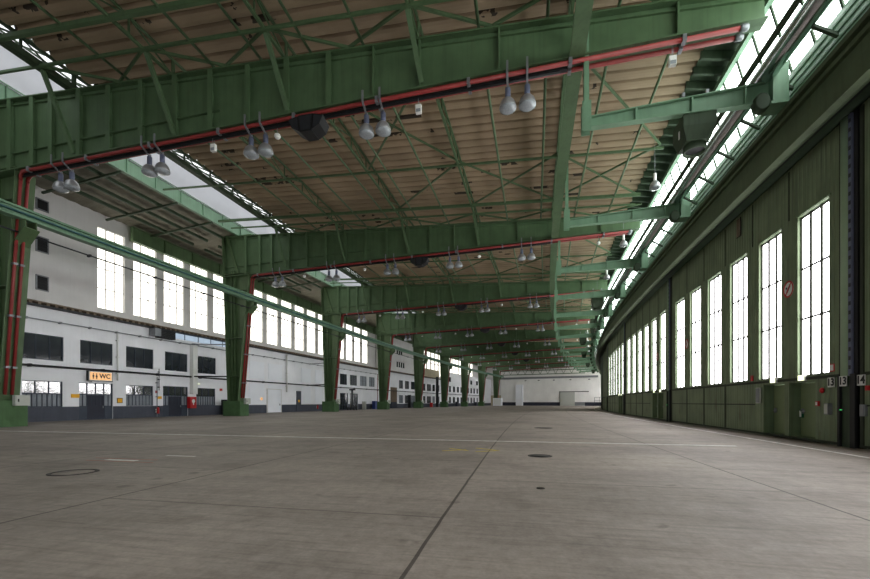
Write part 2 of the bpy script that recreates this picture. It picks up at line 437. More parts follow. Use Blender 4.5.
# the blind white frontage between columns two and three has panels, added below
for a, b in ((2.524,2.653),(2.71,2.85)): seg(a, b, 4.7, 6.7, 'dark', up)
for a, b in ((2.913,3.055),(3.112,3.241)): seg(a, b, 4.75, 6.75, 'pale', up)
seg(2.524,2.672,.02,3.15,'glass',low); seg(2.71,2.871,.02,3.15,'glass',low)
for a, b in ((3.903,4.027),(4.09,4.221),(4.288,4.426)):
    seg(a, b, 4.85, 6.9, 'dark', up); seg(a, b, 1.2 if a < 4.2 else .02, 3.2, 'glass', low)
for a, b in ((4.72,4.816),(4.875,5.037),(5.099,5.204),(5.269,5.401)):
    seg(a, b, 4.75, 6.75, 'dark', up); seg(a, b, 1.2, 3.2, 'glass', low)
hi3 = []
for a, b in ((5.846,5.945),(6.046,6.149),(6.254,6.361),(6.442,6.525),(6.83,6.926),(7.015,7.106),(7.197,7.29),(7.385,7.48)):
    seg(a, b, 4.9, 6.9, 'dark', up); seg(a, b, 1.2, 3.2, 'glass', low)
for a, b in ((5.846,5.945),(7.0,7.12),(7.36,7.48)): seg(a, b, 8.3, 9.9, 'dark', hi3)
WT = 8.6
wall('wall_left', UL, KA, 5.56, 0, WT, [s[:4] for s in low+up if s[0] < 5.56], [WHITE, SLATE], -.22, 1.1)
wall('wall_left', UL, 5.56, KZ, 0, 11.4, [s[:4] for s in low+up+hi3 if s[0] > 5.56], [WHITE, SLATE], -.22, 1.1)
def rect(mb, x0, x1, a, b, p, q): mb.box(x0, x1, a, b, p, q)
def office_window(a, b, z0, z1, style):
    kc = (a+b)/2; M = fr(UL-.12, kc, 0); w = (b-a)*DT*(RP-UL)/2
    o = win_struct(M)
    g = MB(); t = .05
    g.box(-.06,.06,-w,-w+t,z0,z1); g.box(-.06,.06,w-t,w,z0,z1); g.box(-.06,.06,-w,w,z0,z0+t); g.box(-.06,.06,-w,w,z1-t,z1)
    def vbars(n, p, q, tt=.035):
        for i in range(1, n): y = -w+2*w*i/n; g.box(-.05,.05,y-tt/2,y+tt/2,p,q)
    if style == 'dark':
        vbars(3 if w > 1 else 2, z0, z1)
        p = MB(); p.box(-.02,-.01,-w+t,w-t,z0+t,z1-t); p.build('pane', GLASSD, o)
    elif style == 'pale':
        vbars(2, z0, z1); g.box(-.05,.05,-w,w,(z0+z1)/2-.02,(z0+z1)/2+.02)
        p = MB(); p.box(-.02,-.01,-w+t,w-t,z0+t,z1-t); p.build('pane', FROST, o)
    elif style == 'split':
        zm = z0+1.0; g.box(-.05,.06,-w,w,zm-.04,zm+.04); vbars(3, zm, z1); vbars(8, z0, zm, .03)
        p = MB(); p.box(-.02,-.01,-w+t,w-t,zm,z1-t); p.build('pane', GLASSR, o)
        p = MB(); p.box(-.02,-.01,-w+t,w-t,z0+t,zm); p.build('frosted_pane', FROST, o)
    elif style == 'door':
        zm = 2.1; d = w*.52
        g.box(-.05,.06,-w,w,zm-.04,zm+.04); vbars(4, zm, z1); vbars(8, 1.15, zm, .03)
        p = MB(); p.box(-.02,-.01,-w+t,w-t,zm,z1-t); p.build('pane', GLASSR, o)
        for s0, s1 in ((-w+t, -d), (d, w-t)):
            p = MB(); p.box(-.02,-.01,s0,s1,1.15,zm); p.build('frosted_pane', FROST, o)
            p = MB(); p.box(-.02,.05,s0,s1,z0,1.15); p.build('lower_panel', SLATE2, o)
        p = MB(); p.box(-.04,.03,-d,d,z0,2.05)
        for i in range(5): y = -d+.12+i*(2*d-.24)/4; p.box(.03,.05,y-.03,y+.03,1.2,1.98)
        p.build('door_leaf', NAVY, o)
        p = MB(); p.box(.03,.09,d-.16,d-.12,.95,1.15); p.build('door_handle', GREYM, o)
    elif style == 'glass':
        vbars(3 if w > 1 else 2, z0, z1); g.box(-.05,.06,-w,w,2.2,2.26); g.box(-.05,.06,-w,w,max(z0,.9),max(z0,.9)+.06)
        p = MB(); p.box(-.02,-.01,-w+t,w-t,z0+t,z1-t); p.build('pane', GLASSD if random.random() < .5 else FROST, o)
    g.build('window_frame', SLATE2, o)
for s in low+up+hi3: office_window(*s)
# wall panels on the blind white stretch
for a, b in ((1.2,1.32),(1.353,1.498),(1.539,1.692),(1.925,2.055),(2.119,2.225),(2.27,2.38)):
    M = fr(UL+.02, (a+b)/2, 0); w = (b-a)*DT*RP/2
    g = MB(); g.box(-.02,.03,-w,w,4.55,6.75); g.box(-.02,.015,-w,w,1.25,3.9); tag(g.build('wall_panel', WHITE2, M=M, local=True), '', 'panel')
for i, o in enumerate([o for o in bpy.data.objects if o.name.startswith('wall_panel')]):
    for key in ('label', 'category'): del o[key]
    o['kind'] = 'structure'
    o.name = 'trim_%d' % (i+1); o['kind'] = 'structure'
# the white frontage's big white door
M = fr(UL+.06, 1.60, 0); d1 = bpy.data.objects.new('door_1', None); COL.objects.link(d1); d1.matrix_world = M; d1['kind'] = 'structure'
g = MB(); g.box(-.05,.05,-1.42,1.42,.03,3.2); g.build('door_leaf', WHITE2, d1)
g = MB(); g.box(-.05,.09,-1.55,-1.42,0,3.3); g.box(-.05,.09,1.42,1.55,0,3.3); g.box(-.05,.09,-1.55,1.55,3.2,3.3); g.build('door_frame', GREYW, d1)
g = MB(); g.box(.05,.12,1.1,1.2,1.0,1.25); g.build('door_handle', GREYM, d1)
M = fr(UL+.06, 1.89, 0); d1 = bpy.data.objects.new('door_2', None); COL.objects.link(d1); d1.matrix_world = M; d1['kind'] = 'structure'
g = MB(); g.box(-.05,.06,-.57,.57,.03,3.15); g.build('door_leaf', SLATE, d1); g = MB(); g.box(.06,.075,-.2,.2,1.45,1.8); g.build('door_plate', YELLOW, d1)
M = fr(UL+.06, 3.74, 0); d1 = bpy.data.objects.new('door_3', None); COL.objects.link(d1); d1.matrix_world = M; d1['kind'] = 'structure'
g = MB(); g.box(-.05,.1,-1.7,1.7,1.5,5.0); g.build('door_leaf', TIMBER, d1); g = MB(); g.box(-.05,.12,-1.7,1.7,.02,1.5); g.build('door_kick_panel', NAVY, d1)
# canopy over the office front
g = MB()
g.arc([(-8.0, 9.15), (-4.95, 8.72), (-4.95, 8.82), (-8.0, 9.3)], KA, 5.56, 70)
for i in range(int((5.56-KA)*36)):
    k = KA+i/36
    g.arc([(-8.0, 9.02), (-4.9, 8.57), (-4.9, 8.72), (-8.0, 9.15)], k, k+.011, 1)
struct('trim_20', g, TIMBER)
g = MB(); g.arc([(-5.62, 8.5), (-5.3, 8.5), (-5.3, 8.62), (-5.62, 8.62)], KA, 5.56, 70); g.arc([(-5.02,8.5),(-4.9,8.5),(-4.9,8.56),(-5.02,8.56)], KA, 5.56, 70); struct('trim_21', g, DARKM)
# strip of pale glazing under the canopy
M = fr(UL, .92, 8.1); o = win_struct(M)
g = MB(); g.arc([(-5.57, 7.95), (-5.55, 7.95), (-5.55, 8.48), (-5.57, 8.48)], .775, 1.3, 8); g.build('pane', DAYBLUE, o, M)
g = MB()
for i in range(7): k = .775+i*.525/6; g.arc([(-5.58, 7.93), (-5.52, 7.93), (-5.52, 8.5), (-5.58, 8.5)], k-.002, k+.002, 1)
g.build('window_frame', SLATE2, o, M)
# ---- upper hall wall
UU = -8.0
upw = []
for b in range(-1, 8):
    for j in range(6):
        a = b+.526+j*.1685-1.011+.0
        if b == 0 and a < .5: continue
        if b == -1: continue
        if 3.35 < a < 4.55: continue
        if a > 7.95 or a < .5: continue
        upw.append((a, a+.125, 9.95, 18.0 if abs(a-.526) < .01 else 17.2))
upw = sorted(set(upw)); upw = [w_ for i, w_ in enumerate(upw) if i == 0 or w_[0]-upw[i-1][0] > .1]
wall('wall_left', UU, KA, KZ, 8.4, 19.3, upw, [GREYW], -.2)
for a, b, z0, z1 in upw:
    M = fr(UU-.15, (a+b)/2, 0); o = win_struct(M); w = (b-a)*DT*(RP-UU)/2
    g = MB(); g.box(-.03,-.01,-w,w,z0,z1); g.build('pane', LEFTGLOW, o)
    g = MB()
    for i in range(4): y = -w+2*w*i/3; t = .1 if 0 < i < 3 else .1; g.box(-.01,.03,y-t/2,y+t/2,z0,z1)
    for i in range(5): z = z0+(z1-z0)*i/4; g.box(-.01,.03,-w,w,z-.04,z+.04)
    g.build('window_frame', GREYW, o)
# small dark vents in the white stair wall
ve = None
for i, (zc, h) in enumerate(((17.1, .9), (13.95, 1.25), (10.9, 1.2))):
    M = fr(UU+.02, .302, zc)
    t = thing('wall_vent', '%s dark square vent in the white wall beside the nearest column' % ('topmost','middle','lowest')[i], 'vent', M, 'dark vents in the white wall')
    g = MB(); w = .44; g.box(-.02,.06,-w,-w+.08,-h/2,h/2); g.box(-.02,.06,w-.08,w,-h/2,h/2); g.box(-.02,.06,-w,w,-h/2,-h/2+.08); g.box(-.02,.06,-w,w,h/2-.08,h/2); g.build('vent_frame', GREYM, t)
    g = MB(); g.box(-.02,.0,-w+.08,w-.08,-h/2+.08,h/2-.08)
    for j in range(5): z = -h/2+.15+j*(h-.3)/4; g.box(0,.04,-w+.08,w-.08,z-.02,z+.02)
    g.build('vent_louvre', BLACK, t)
# white stair tower between columns four and five
g = MB(); M = fr(-7.2, 4.1, 0)
k0, k1 = 3.5, 4.45
g.arc([(-7.9, 8.9), (-6.6, 8.9), (-6.6, 17.2), (-7.9, 17.2)], k0, k1, 6); tw = struct('wall_tower', g, GREYW, M)
for z, h, n in ((14.2, 1.2, 3), (10.9, 1.2, 4)):
    for j in range(n):
        k = 3.96+j*.066; Mo = fr(-6.58, k, z); o = win_struct(Mo)
        g = MB(); g.box(-.02,.02,-.32,.32,-.6,.6); g.build('pane', GLASSD, o); g = MB(); g.box(-.02,.03,-.38,-.32,-.66,.66); g.box(-.02,.03,.32,.38,-.66,.66); g.box(-.02,.03,-.38,.38,-.66,-.6); g.box(-.02,.03,-.38,.38,.6,.66); g.build('window_frame', SLATE2, o)
g = MB(); g.arc([(-7.9, 8.6), (-5.7, 8.6), (-5.7, 11.2), (-7.9, 11.2)], 4.72, 5.4, 5); struct('wall_annex', g, TANW)
# ------------------------------------------------------------------ end wall (radial)
def endwall():
    M = fr(0, KZ, 0)
    g = MB()
    g.cur = 0; g.box(-9.5, 42, 0, .4, 1.45, 20.5); g.cur = 1; g.box(-.9, 24.2, -.02, .4, 0, 1.45); g.box(34, 42, -.02, .4, 0, 1.45)
    g.cur = 2; g.box(-9.5, -.9, -.02, .4, 0, 4.5); g.cur = 0; g.box(24.2, 34, 0, .4, 0, 1.45)
    g.cur = 3; g.box(-9.5, -.9, -.03, .2, 4.5, 12.5)
    struct('wall_end', g, [ENDW, NAVY, TANW, GREYW], M, local=True)
    g = MB(); g.box(5.9, 8.9, -.9, 0, 0, 9.0); struct('wall_end_pier', g, WHITE2, M, local=True)
    t = bpy.data.objects.new('door_4', None); COL.objects.link(t); t.matrix_world = M; t['kind'] = 'structure'
    g = MB(); g.box(24.3, 30.1, -.16, -.04, .05, 5.6); g.build('gate_leaf', BOXG, t)
    g = MB(); g.box(30.1, 34, -.1, -.04, 1.5, 5.6); g.build('gate_leaf', ENDW, t)
    g = MB(); g.box(30.1, 34, -.12, -.04, .05, 1.5); g.build('gate_kick_panel', GREYM, t)
    g = MB(); g.box(24, 35.5, -.25, -.04, 5.6, 5.9); g.box(24.1, 24.3, -.2, -.04, 0, 5.6); g.build('gate_track', DARKM, t)
    g = MB(); g.box(-2, 39, -.5, 0, 11.4, 12.2); struct('trim_22', g, GREYM, M, local=True)
    g = MB(); g.box(2, 39, -.9, 0, 12.2, 12.7); struct('trim_23', g, ENDW, M, local=True)
    g = MB(); g.box(4, 34, -2.6, -2.0, 17.0, 17.7); struct('trim_24', g, ENDW, M, local=True)
    t = thing('pipe_rail', 'dark pipe railing on the far white wall right of the gate', 'railing', fr(36, KZ, 0))
    g = MB()
    for z in (3.4, 2.0): g.tube([(-1.2, -.5, z), (2.6, -.5, z)], .06)
    g.build('rail', DARKM, t)
    for x in (-1.2, .7, 2.5): g = MB(); g.tube([(x, -.5, 0), (x, -.5, 3.4)], .06); g.build('post', DARKM, t)
    t = thing('drain_pipe', 'thin dark drain pipe at the right end of the far white wall', 'pipe', fr(38.2, KZ, 0))
    g = MB(); g.tube([(0, -.2, 1.5), (0, -.2, 11.4)], .09); g.build('pipe', DARKM, t); g = MB(); g.box(-.15,.15,-.3,0,6,6.15); g.box(-.15,.15,-.3,0,10,10.15); g.build('clamp', GREYM, t)
    for i, x in enumerate((10, 15.5, 21.5, 27.5, 33.5)):
        t = thing('wall_lamp', '%s small dark lamp from the left, high on the far white wall' % ORD[i], 'lamp', fr(x, KZ, 10.6), 'small lamps on the far wall')
        g = MB(); g.box(-.35, .35, -.7, -.2, -.1, .15); g.build('lamp_head', DARKM, t); g = MB(); g.bar((0,-.25,.1),(0,0,.4),.08,.08); g.build('arm', DARKM, t)
endwall()
# lattice girder in front of the end wall
M = fr(0, 8.12, 0)
t = thing('lattice_girder', 'green open lattice girder spanning in front of the far white wall', 'girder', M)
for nm, z in (('top_chord', 16.2), ('bottom_chord', 13.0), ('middle_chord', 14.6)):
    g = MB(); g.bar((0, 0, z), (34.5, 0, z), .3, .28); g.build(nm, GREEN, t)
for i in range(11):
    x = 1.5+i*3.1
    g = MB(); g.bar((x, 0, 13), (x+1.55, 0, 16.2), .14, .14); g.bar((x+1.55, 0, 16.2), (x+3.1, 0, 13), .14, .14); g.build('diagonal', GREEN, t)
# ------------------------------------------------------------------ columns
def column():
    t = thing('steel_column', 'nearest green steel column at the left edge of the hall', 'column', fr(0, -.033), 'steel columns along the office side')
    g = MB(); g.box(-2.0, .08, -.7, .66, 0, 1.56); g.build('base_block', BLOCKG, t)
    def xi(z): return min(-.4+(z-1.5)*.1, 1.05)
    def xo(z): return -1.62-(z-1.5)*.042
    Z0, Z1 = 1.5, 19.2
    g = MB(); g.ext([(xi(Z0), -.03, Z0), (xi(Z1)-.1, -.03, Z1), (xo(Z1), -.03, Z1), (xo(Z0), -.03, Z0)], [(xi(Z0), .03, Z0), (xi(Z1)-.1, .03, Z1), (xo(Z1), .03, Z1), (xo(Z0), .03, Z0)]); g.build('web', COLM, t)
    for nm, fx, s in (('inner_flange', xi, 1), ('outer_flange', xo, -1)):
        zz = 14.85 if s > 0 else Z1
        g = MB(); g.ext([(fx(Z0), -.52, Z0), (fx(Z0)+.06, -.52, Z0), (fx(zz)+.06, -.52, zz), (fx(zz), -.52, zz)], [(fx(Z0), .5, Z0), (fx(Z0)+.06, .5, Z0), (fx(zz)+.06, .5, zz), (fx(zz), .5, zz)]); g.build(nm, COLM, t)
    for x0 in (-.85, -1.2):
        g = MB(); xx = lambda z: x0-.012*(z-1.5)
        g.ext([(xx(Z0), -.34, Z0), (xx(Z0)+.05, -.34, Z0), (xx(15.4)+.05, -.34, 15.4), (xx(15.4), -.34, 15.4)], [(xx(Z0), .34, Z0), (xx(Z0)+.05, .34, Z0), (xx(15.4)+.05, .34, 15.4), (xx(15.4), .34, 15.4)]); g.build('rib', COLM, t)
    for z in (4.2, 8.2, 13.2, 15.0):
        g = MB(); g.box(xo(z)+.03, xi(z), -.5, .48, z, z+.05); g.build('cross_plate', COLM, t)
    g = MB()
    for ya, yb in ((-.3, -.24), (.24, .3)): g.ext([(xi(10.7), ya, 10.7), (1.4, ya, 11.6), (1.4, ya, 12.05), (xi(12.05), ya, 12.05)], [(xi(10.7), yb, 10.7), (1.4, yb, 11.6), (1.4, yb, 12.05), (xi(12.05), yb, 12.05)])
    g.ext([(xi(10.7), -.4, 10.7), (1.42, -.4, 11.6), (1.47, -.4, 11.55), (xi(10.7)+.05, -.4, 10.65)], [(xi(10.7), .4, 10.7), (1.42, .4, 11.6), (1.47, .4, 11.55), (xi(10.7)+.05, .4, 10.65)])
    g.build('bracket', COLM, t)
    g = MB(); g.ext([(-2.35, -.3, 20.0), (-2.1, -.3, 20.0), (-.4, -.3, 15.1), (-.65, -.3, 15.1)], [(-2.35, .3, 20.0), (-2.1, .3, 20.0), (-.4, .3, 15.1), (-.65, .3, 15.1)]); g.build('knee_plate', COLM, t)
    return t
c0 = column(); index_kids()
for n in range(1, 9):
    dup(c0, fr(0, n-.033), '%s green steel column from the front, along the office side' % ORD[n] if n < 8 else 'farthest green steel column, behind the white cabin')
def jbox():
    t = thing('junction_box', 'white junction box on the base of the nearest green column', 'box', fr(.08, -.02, 1.25), 'junction boxes on the column bases')
    g = MB(); g.box(0, .25, -.36, .36, 0, .62); g.build('housing', BOXG, t)
    g = MB(); g.box(.25, .28, -.33, .33, .03, .59); g.build('door', BOXG, t)
    g = MB(); g.box(.28, .30, -.26, -.2, .22, .4); g.build('latch', BLACK, t)
    return t
j0 = jbox(); index_kids()
for n in range(1, 8): dup(j0, fr(.08, n-.02, 1.25), 'white junction box on the base of the %s green column from the front' % ORD[n])
# red sprinkler pipes: up the column and out along the girder
def kg(n): return n-.047 if n == 0 else n-.04
def xin(z): return -.4+(z-1.5)*.1+.06
for n in range(9):
    M = fr(0, kg(n), 0)
    for i, y in enumerate((-.2, .22)):
        far = 'nearest' if n == 0 else ORD[n]
        t = thing('fire_pipe', '%s red pipe of the pair under the %s green girder and down its column' % (('front', 'rear')[i], far), 'pipe', M, 'red sprinkler pipes')
        yc = (n-.033-kg(n))*19.8+(-.14, .2)[i]-(.16 if n == 0 else 0)
        g = MB(); g.tube([(xin(1.9)+.12, yc, 1.9), (xin(8.6)+.12, yc, 8.6), (xin(14.3)+.12, yc, 14.35)], .085); g.build('riser', RED, t)
        g = MB(); g.tube([(xin(14.3)+.12, yc, 14.33), (xin(14.4)+.16, yc+(y-yc)*.2, zb(1)-.3), (1.5, y, zb(1.5)-.17)]+[(x, y, zb(x)-.16) for x in (6, 20, 37.6)], .095); g.build('branch_pipe', RED, t)
        if n < 4:
            c1 = c2 = None
            for q in range(9):
                x = 2+q*4.2
                if c1 is None: g = MB(); g.box(-.07, .07, -.13, .13, -.28, -.02); c1 = g.build('clamp', GREYM, t); c1.location = (x, y, zb(x))
                else: twin(c1, (x, y, zb(x)))
            for z in (3.5, 6.5, 9.5, 12.5):
                if c2 is None: g = MB(); g.box(-.02, .23, -.11, .11, -.06, .06); c2 = g.build('clamp', GREYM, t); c2.location = (xin(z), yc, z)
                else: twin(c2, (xin(z), yc, z))
        if n < 3:
            g = MB(); g.lathe([(.11, 37.5), (.13, 37.55), (.13, 37.75), (.08, 37.8)], 10, (0, y, zb(37.6)-.16), 'x'); g.build('end_flange', GREYM, t)
    g = MB(); g.box(.9, 31.3, -.09, .11, 0, .1)
    for v in g.v: v.z += zb(v.x)-.3
    t = thing('cable_tray', 'black cable tray between the red pipes under the %s girder' % ('nearest' if n == 0 else ORD[n]), 'cable tray', M, 'cable trays under the girders')
    g.build('tray', BLACK, t)
    g = MB(); g.tube([(x, -.02, zb(x)-.33-.02*((j % 2))) for j, x in enumerate(range(1, 32, 3))], .05, 6); g.build('cable', BLACK, t)
# ------------------------------------------------------------------ girders
STX = (.5, 2.2, 3.6, 5.6, 7.65, 9.8, 11.95, 14.1, 16.25, 18.4, 20.6, 22.8, 25.0, 28.5, 32.0, 35.4)
KNX = (5.15, 11.75, 18.3, 24.95)
def girder():
    t = thing('roof_girder', 'nearest green plate girder crossing overhead from the left column', 'girder', fr(0, kg(0)), 'plate girders carrying the roof')
    x0, x1 = -2.1, 38.4
    def strip(ya, yb, fa, fb):
        g = MB(); g.ext([(x0, ya, fa(x0)), (x1, ya, fa(x1)), (x1, ya, fb(x1)), (x0, ya, fb(x0))], [(x0, yb, fa(x0)), (x1, yb, fa(x1)), (x1, yb, fb(x1)), (x0, yb, fb(x0))]); return g
    strip(-.02, .02, zb, zt).build('web', GREEN, t)
    strip(-.3, .3, lambda x: zt(x)-.06, zt).build('top_flange', GREEN, t)
    strip(-.3, .3, zb, lambda x: zb(x)+.06).build('bottom_flange', GREEN, t)
    g = strip(-.16, -.02, lambda x: zb(x)+1.0, lambda x: zb(x)+1.05)
    g.v = [Vector((min(v.x, 14.5), v.y, zb(min(v.x, 14.5))+1.0+(v.z-zb(v.x)-1.0))) for v in g.v]; g.build('stiffening_rib', GREEN, t)
    strip(-.12, -.02, lambda x: zt(x)-.3, lambda x: zt(x)-.24).build('stiffening_rib', GREEN, t)
    for x in STX:
        g = MB()
        for s in (-1, 1): g.box(x-.035, x+.035, min(s*.02, s*.24), max(s*.02, s*.24), zb(x)+.06, zt(x)-.06)
        g.box(x-.14, x+.14, -.27, -.24, zb(x)+.06, zt(x)-.06)
        if x > 22: g.v = g.v[:16]; g.f = g.f[:12]; g.s = g.s[:12]; g.mi = g.mi[:12]
        g.build('stiffener', GREEN, t)
    for x in KNX:
        g = MB(); g.bar((x+.15, -.22, zb(x)+.25), (x-.1, -1.6, zt(x)+.12), .15, .2, (1, 0, 0)); g.build('knee_brace', GREEN, t)
    return t
g0 = girder(); index_kids()
for n in range(1, 9): dup(g0, fr(0, kg(n)), '%s green plate girder from the front, crossing under the roof' % ORD[n])
# ------------------------------------------------------------------ purlins and bracing between the girders
BAY = {-1: 'in front of the nearest girder', 0: 'between the first and second girders', 1: 'between the second and third girders', 2: 'between the third and fourth girders', 3: 'between the fourth and fifth girders'}
LAT = (5.05, 11.7, 18.3, 24.95, 31.5)
ROD = (9.1, 14.4, 17.1, 19.75, 22.4, 27.7, 30.55, 33.3, 35.9)
def lattice(u, b, first, label):
    a, e = kg(b) if b >= 0 else -1.06, kg(b+1)
    M = fr(u, (a+e)/2, zt(u)); L_ = (e-a)*DT*(RP-u)/2
    t = thing('lattice_purlin', label, 'purlin', M, 'lattice purlins under the roof')
    if first:
        g = MB(); g.bar((0,-L_,.18),(0,L_,.18),.42,.34); g.build('bottom_chord', DARKG, t)
        g = MB(); g.bar((.05,-L_,1.0),(.05,L_,1.0),.12,.14); g.build('top_chord', DARKG, t)
    else:
        g = MB(); g.bar((0,-L_,.1),(0,L_,.1),.13,.13); g.build('bottom_chord', GREEN, t)
        g = MB(); g.bar((.0,-L_,.96),(.0,L_,.96),.11,.1); g.build('top_chord', GREEN, t)
    n = 8; v0 = d0 = e0 = None; st = 2*L_/n; m = DARKG if first else GREEN
    for i in range(n+1):
        if v0 is None: g = MB(); g.bar((0,0,.1),(0,0,.98),.07 if not first else .12,.07); v0 = g.build('vertical', m, t); v0.location = (0,-L_+.05,0)
        else: twin(v0, (0, -L_+i*st-(.05 if i == n else 0), 0))
    for i in range(n):
        y = -L_+i*st
        if i % 2 == 0:
            if d0 is None: g = MB(); g.bar((0,0,.12),(0,st,.95),.06,.06); d0 = g.build('diagonal', m, t); d0.location = (0,y,0)
            else: twin(d0, (0,y,0))
        else:
            if e0 is None: g = MB(); g.bar((0,0,.95),(0,st,.12),.06,.06); e0 = g.build('diagonal', m, t); e0.location = (0,y,0)
            else: twin(e0, (0,y,0))
for b in (-1, 0, 1, 2):
    for i, u in enumerate(LAT):
        lattice(u, b, i == 0, ('dark' if i == 0 else 'green')+' lattice purlin, '+ORD[i]+' from the left, '+BAY[b])
    a, e = kg(b) if b >= 0 else -1.06, kg(b+1)
    for i, u in enumerate(ROD):
        M = fr(u, (a+e)/2, zt(u)); L_ = (e-a)*DT*(RP-u)/2
        g = MB(); g.tube([(0,-L_,.08),(0,L_,.08)], .07, 6)
        g.bar((0,-L_,0),(0,-L_+.3,0),.12,.1); g.bar((0,L_-.3,0),(0,L_,0),.12,.1)
        tag(g.build('purlin_rod', GREEN, M=M, local=True), 'thin green purlin rod, %s from the left, %s' % (ORD[i], BAY[b]), 'purlin', 'thin purlin rods under the roof')
    for i, q in enumerate((.47, .778, .862)):
        k = b+q
        if k > 2.9: continue
        M = fr(0, k, 0); g = MB(); h = .2 if q == .778 else .12
        def zz(x): return zt(x)+.05
        xs = [.2, 16, 27, 37.7]
        for xa, xb in zip(xs, xs[1:]): g.bar((xa,0,zz(xa)),(xb,0,zz(xb)),.12 if q != .778 else .18,h)
        tag(g.build('cross_tie', GREEN, M=M, local=True), '%s green cross tie from the front %s' % (ORD[i], BAY[b]), 'tie', 'cross ties under the roof')
    # zigzag wind bracing beside each girder
    k = b+.862; k2 = kg(b+1)
    M = fr(0, k, 0); Mi = M.inverted()
    t = thing('wind_bracing', 'green zigzag wind bracing beside the girder, '+BAY[b], 'bracing', M, 'zigzag bracing under the roof')
    us = [5.1+i*3.3 for i in range(11)]
    for i in range(10):
        ka, kb_ = (k, k2-.01) if i % 2 == 0 else (k2-.01, k)
        g = MB(); g.bar(Mi @ W(us[i], ka, zt(us[i])+.08), Mi @ W(us[i+1], kb_, zt(us[i+1])+.08), .11, .11); g.build('strut', GREEN, t)
    M = fr(0, b+.47, 0); Mi = M.inverted()
    t = thing('cross_bracing', 'thin green diagonal cross bracing over the middle, '+BAY[b], 'bracing', M, 'diagonal bracing under the roof')
    for ua, ka, ub, kb_ in ((18.4,.03,25,.47),(25,.03,18.4,.47),(25,.47,31.5,.80),(31.5,.47,25,.80),(31.5,.47,37.5,.80),(37.5,.47,31.5,.8),(31.5,.03,37.5,.47),(25,.47,18.4,.8)):
        g = MB(); g.bar(Mi @ W(ua, b+ka, zt(ua)+.3), Mi @ W(ub, b+kb_, zt(ub)+.3), .1, .1); g.build('strut', GREEN, t)
# ------------------------------------------------------------------ beams on the office side
def arc_beam(name, label, cat, M, u, z0, z1, k0, k1, bf, m, step, stm=None, group=None):
    t = thing(name, label, cat, M, group)
    s = max(4, int((k1-k0)*10))
    g = MB(); g.arc([(u-.03, z0), (u+.03, z0), (u+.03, z1), (u-.03, z1)], k0, k1, s); g.build('web', m, t, M)
    g = MB(); g.arc([(u-bf, z1-.06), (u+bf, z1-.06), (u+bf, z1), (u-bf, z1)], k0, k1, s); g.build('top_flange', m, t, M)
    g = MB(); g.arc([(u-bf, z0), (u+bf, z0), (u+bf, z0+.06), (u-bf, z0+.06)], k0, k1, s); g.build('bottom_flange', m, t, M)
    if step:
        n = int((k1-k0)/step)
        for i in range(n+1):
            k = k0+(k1-k0)*i/n
            g = MB(); g.arc([(u-bf*.8, z0+.06), (u+bf*.8, z0+.06), (u+bf*.8, z1-.06), (u-bf*.8, z1-.06)], k-.0016, k+.0016, 1); g.build('stiffener', m, t, M)
    return t
for b in range(-1, 8):
    k0, k1 = b-.04, b+.96
    bn = 'bay in front of the nearest column' if b < 0 else 'bay after the %s column' % ('nearest' if b == 0 else ORD[b])
    if b < 4:
        arc_beam('edge_beam', 'green edge beam under the skylight, '+bn, 'beam', fr(-.4, b+.5, 18.95), -.4, 18.95, 20.2, k0, k1, .16, GREEN_LIT, .12, group='edge beams under the skylight')
    if b >= 0:
        ka = .652 if b == 0 else b
        arc_beam('wall_beam', 'deep green plate beam above the tall white windows, '+bn, 'beam', fr(-7.4, b+.5, 16.95), -7.4, 16.85, 18.25, ka, b+1, .22, COLM, .17, group='plate beams above the hall windows')
# lean-to purlins
for b in (0, 1):
    for i, u in enumerate((-2.0, -3.8, -5.6)):
        M = fr(u, b+.5, 18.6); g = MB()
        g.arc([(u-.09, 18.85+.11*u), (u+.09, 18.85+.11*u), (u+.09, 19.12+.11*u), (u-.09, 19.12+.11*u)], b, b+.92, 8)
        tag(g.build('side_purlin', DARKG, M=M), 'dark side-roof purlin, %s from the skylight, bay after the %s column' % (ORD[i], ('nearest', 'second')[b]), 'purlin', 'purlins under the side roof')
    for i, q in enumerate((.3, .55, .75)):
        M = fr(-4, b+q, 17.7); g = MB(); g.bar((4, 0, 1.0), (-3.9, 0, .35), .14, .16)
        tag(g.build('side_rafter', DARKG, M=M, local=True), 'dark side-roof rafter, %s from the front, bay after the %s column' % (ORD[i], ('nearest', 'second')[b]), 'rafter', 'rafters under the side roof')
# crane rail along the columns
M = fr(1.0, 3, 12)
t = thing('crane_rail', 'long light green crane rail running past all the columns on their brackets', 'crane rail', M)
def arcpart(nm, prof, m, t, M, k0, k1, s=60, smooth=False):
    g = MB(); g.arc(prof, k0, k1, s, smooth); return g.build(nm, m, t, M)
u = 1.05; ka, kb_ = -1.0, 8.2
arcpart('top_flange', [(u-.22,12.6),(u+.22,12.6),(u+.22,12.72),(u-.22,12.72)], GREEN_LIT, t, M, ka, kb_)
arcpart('web', [(u-.05,12.15),(u+.05,12.15),(u+.05,12.6),(u-.05,12.6)], GREEN_LIT, t, M, ka, kb_)
arcpart('bottom_flange', [(u-.25,12.05),(u+.25,12.05),(u+.25,12.17),(u-.25,12.17)], GREEN_LIT, t, M, ka, kb_)
def circ(u, z, r, n=8): return [(u+r*cos(2*pi*i/n), z+r*sin(2*pi*i/n)) for i in range(n)]
arcpart('conductor_pipe', circ(u+.2, 12.38, .07), mat('teal_conductor', (54, 96, 96), .4), t, M, ka, kb_, smooth=True)
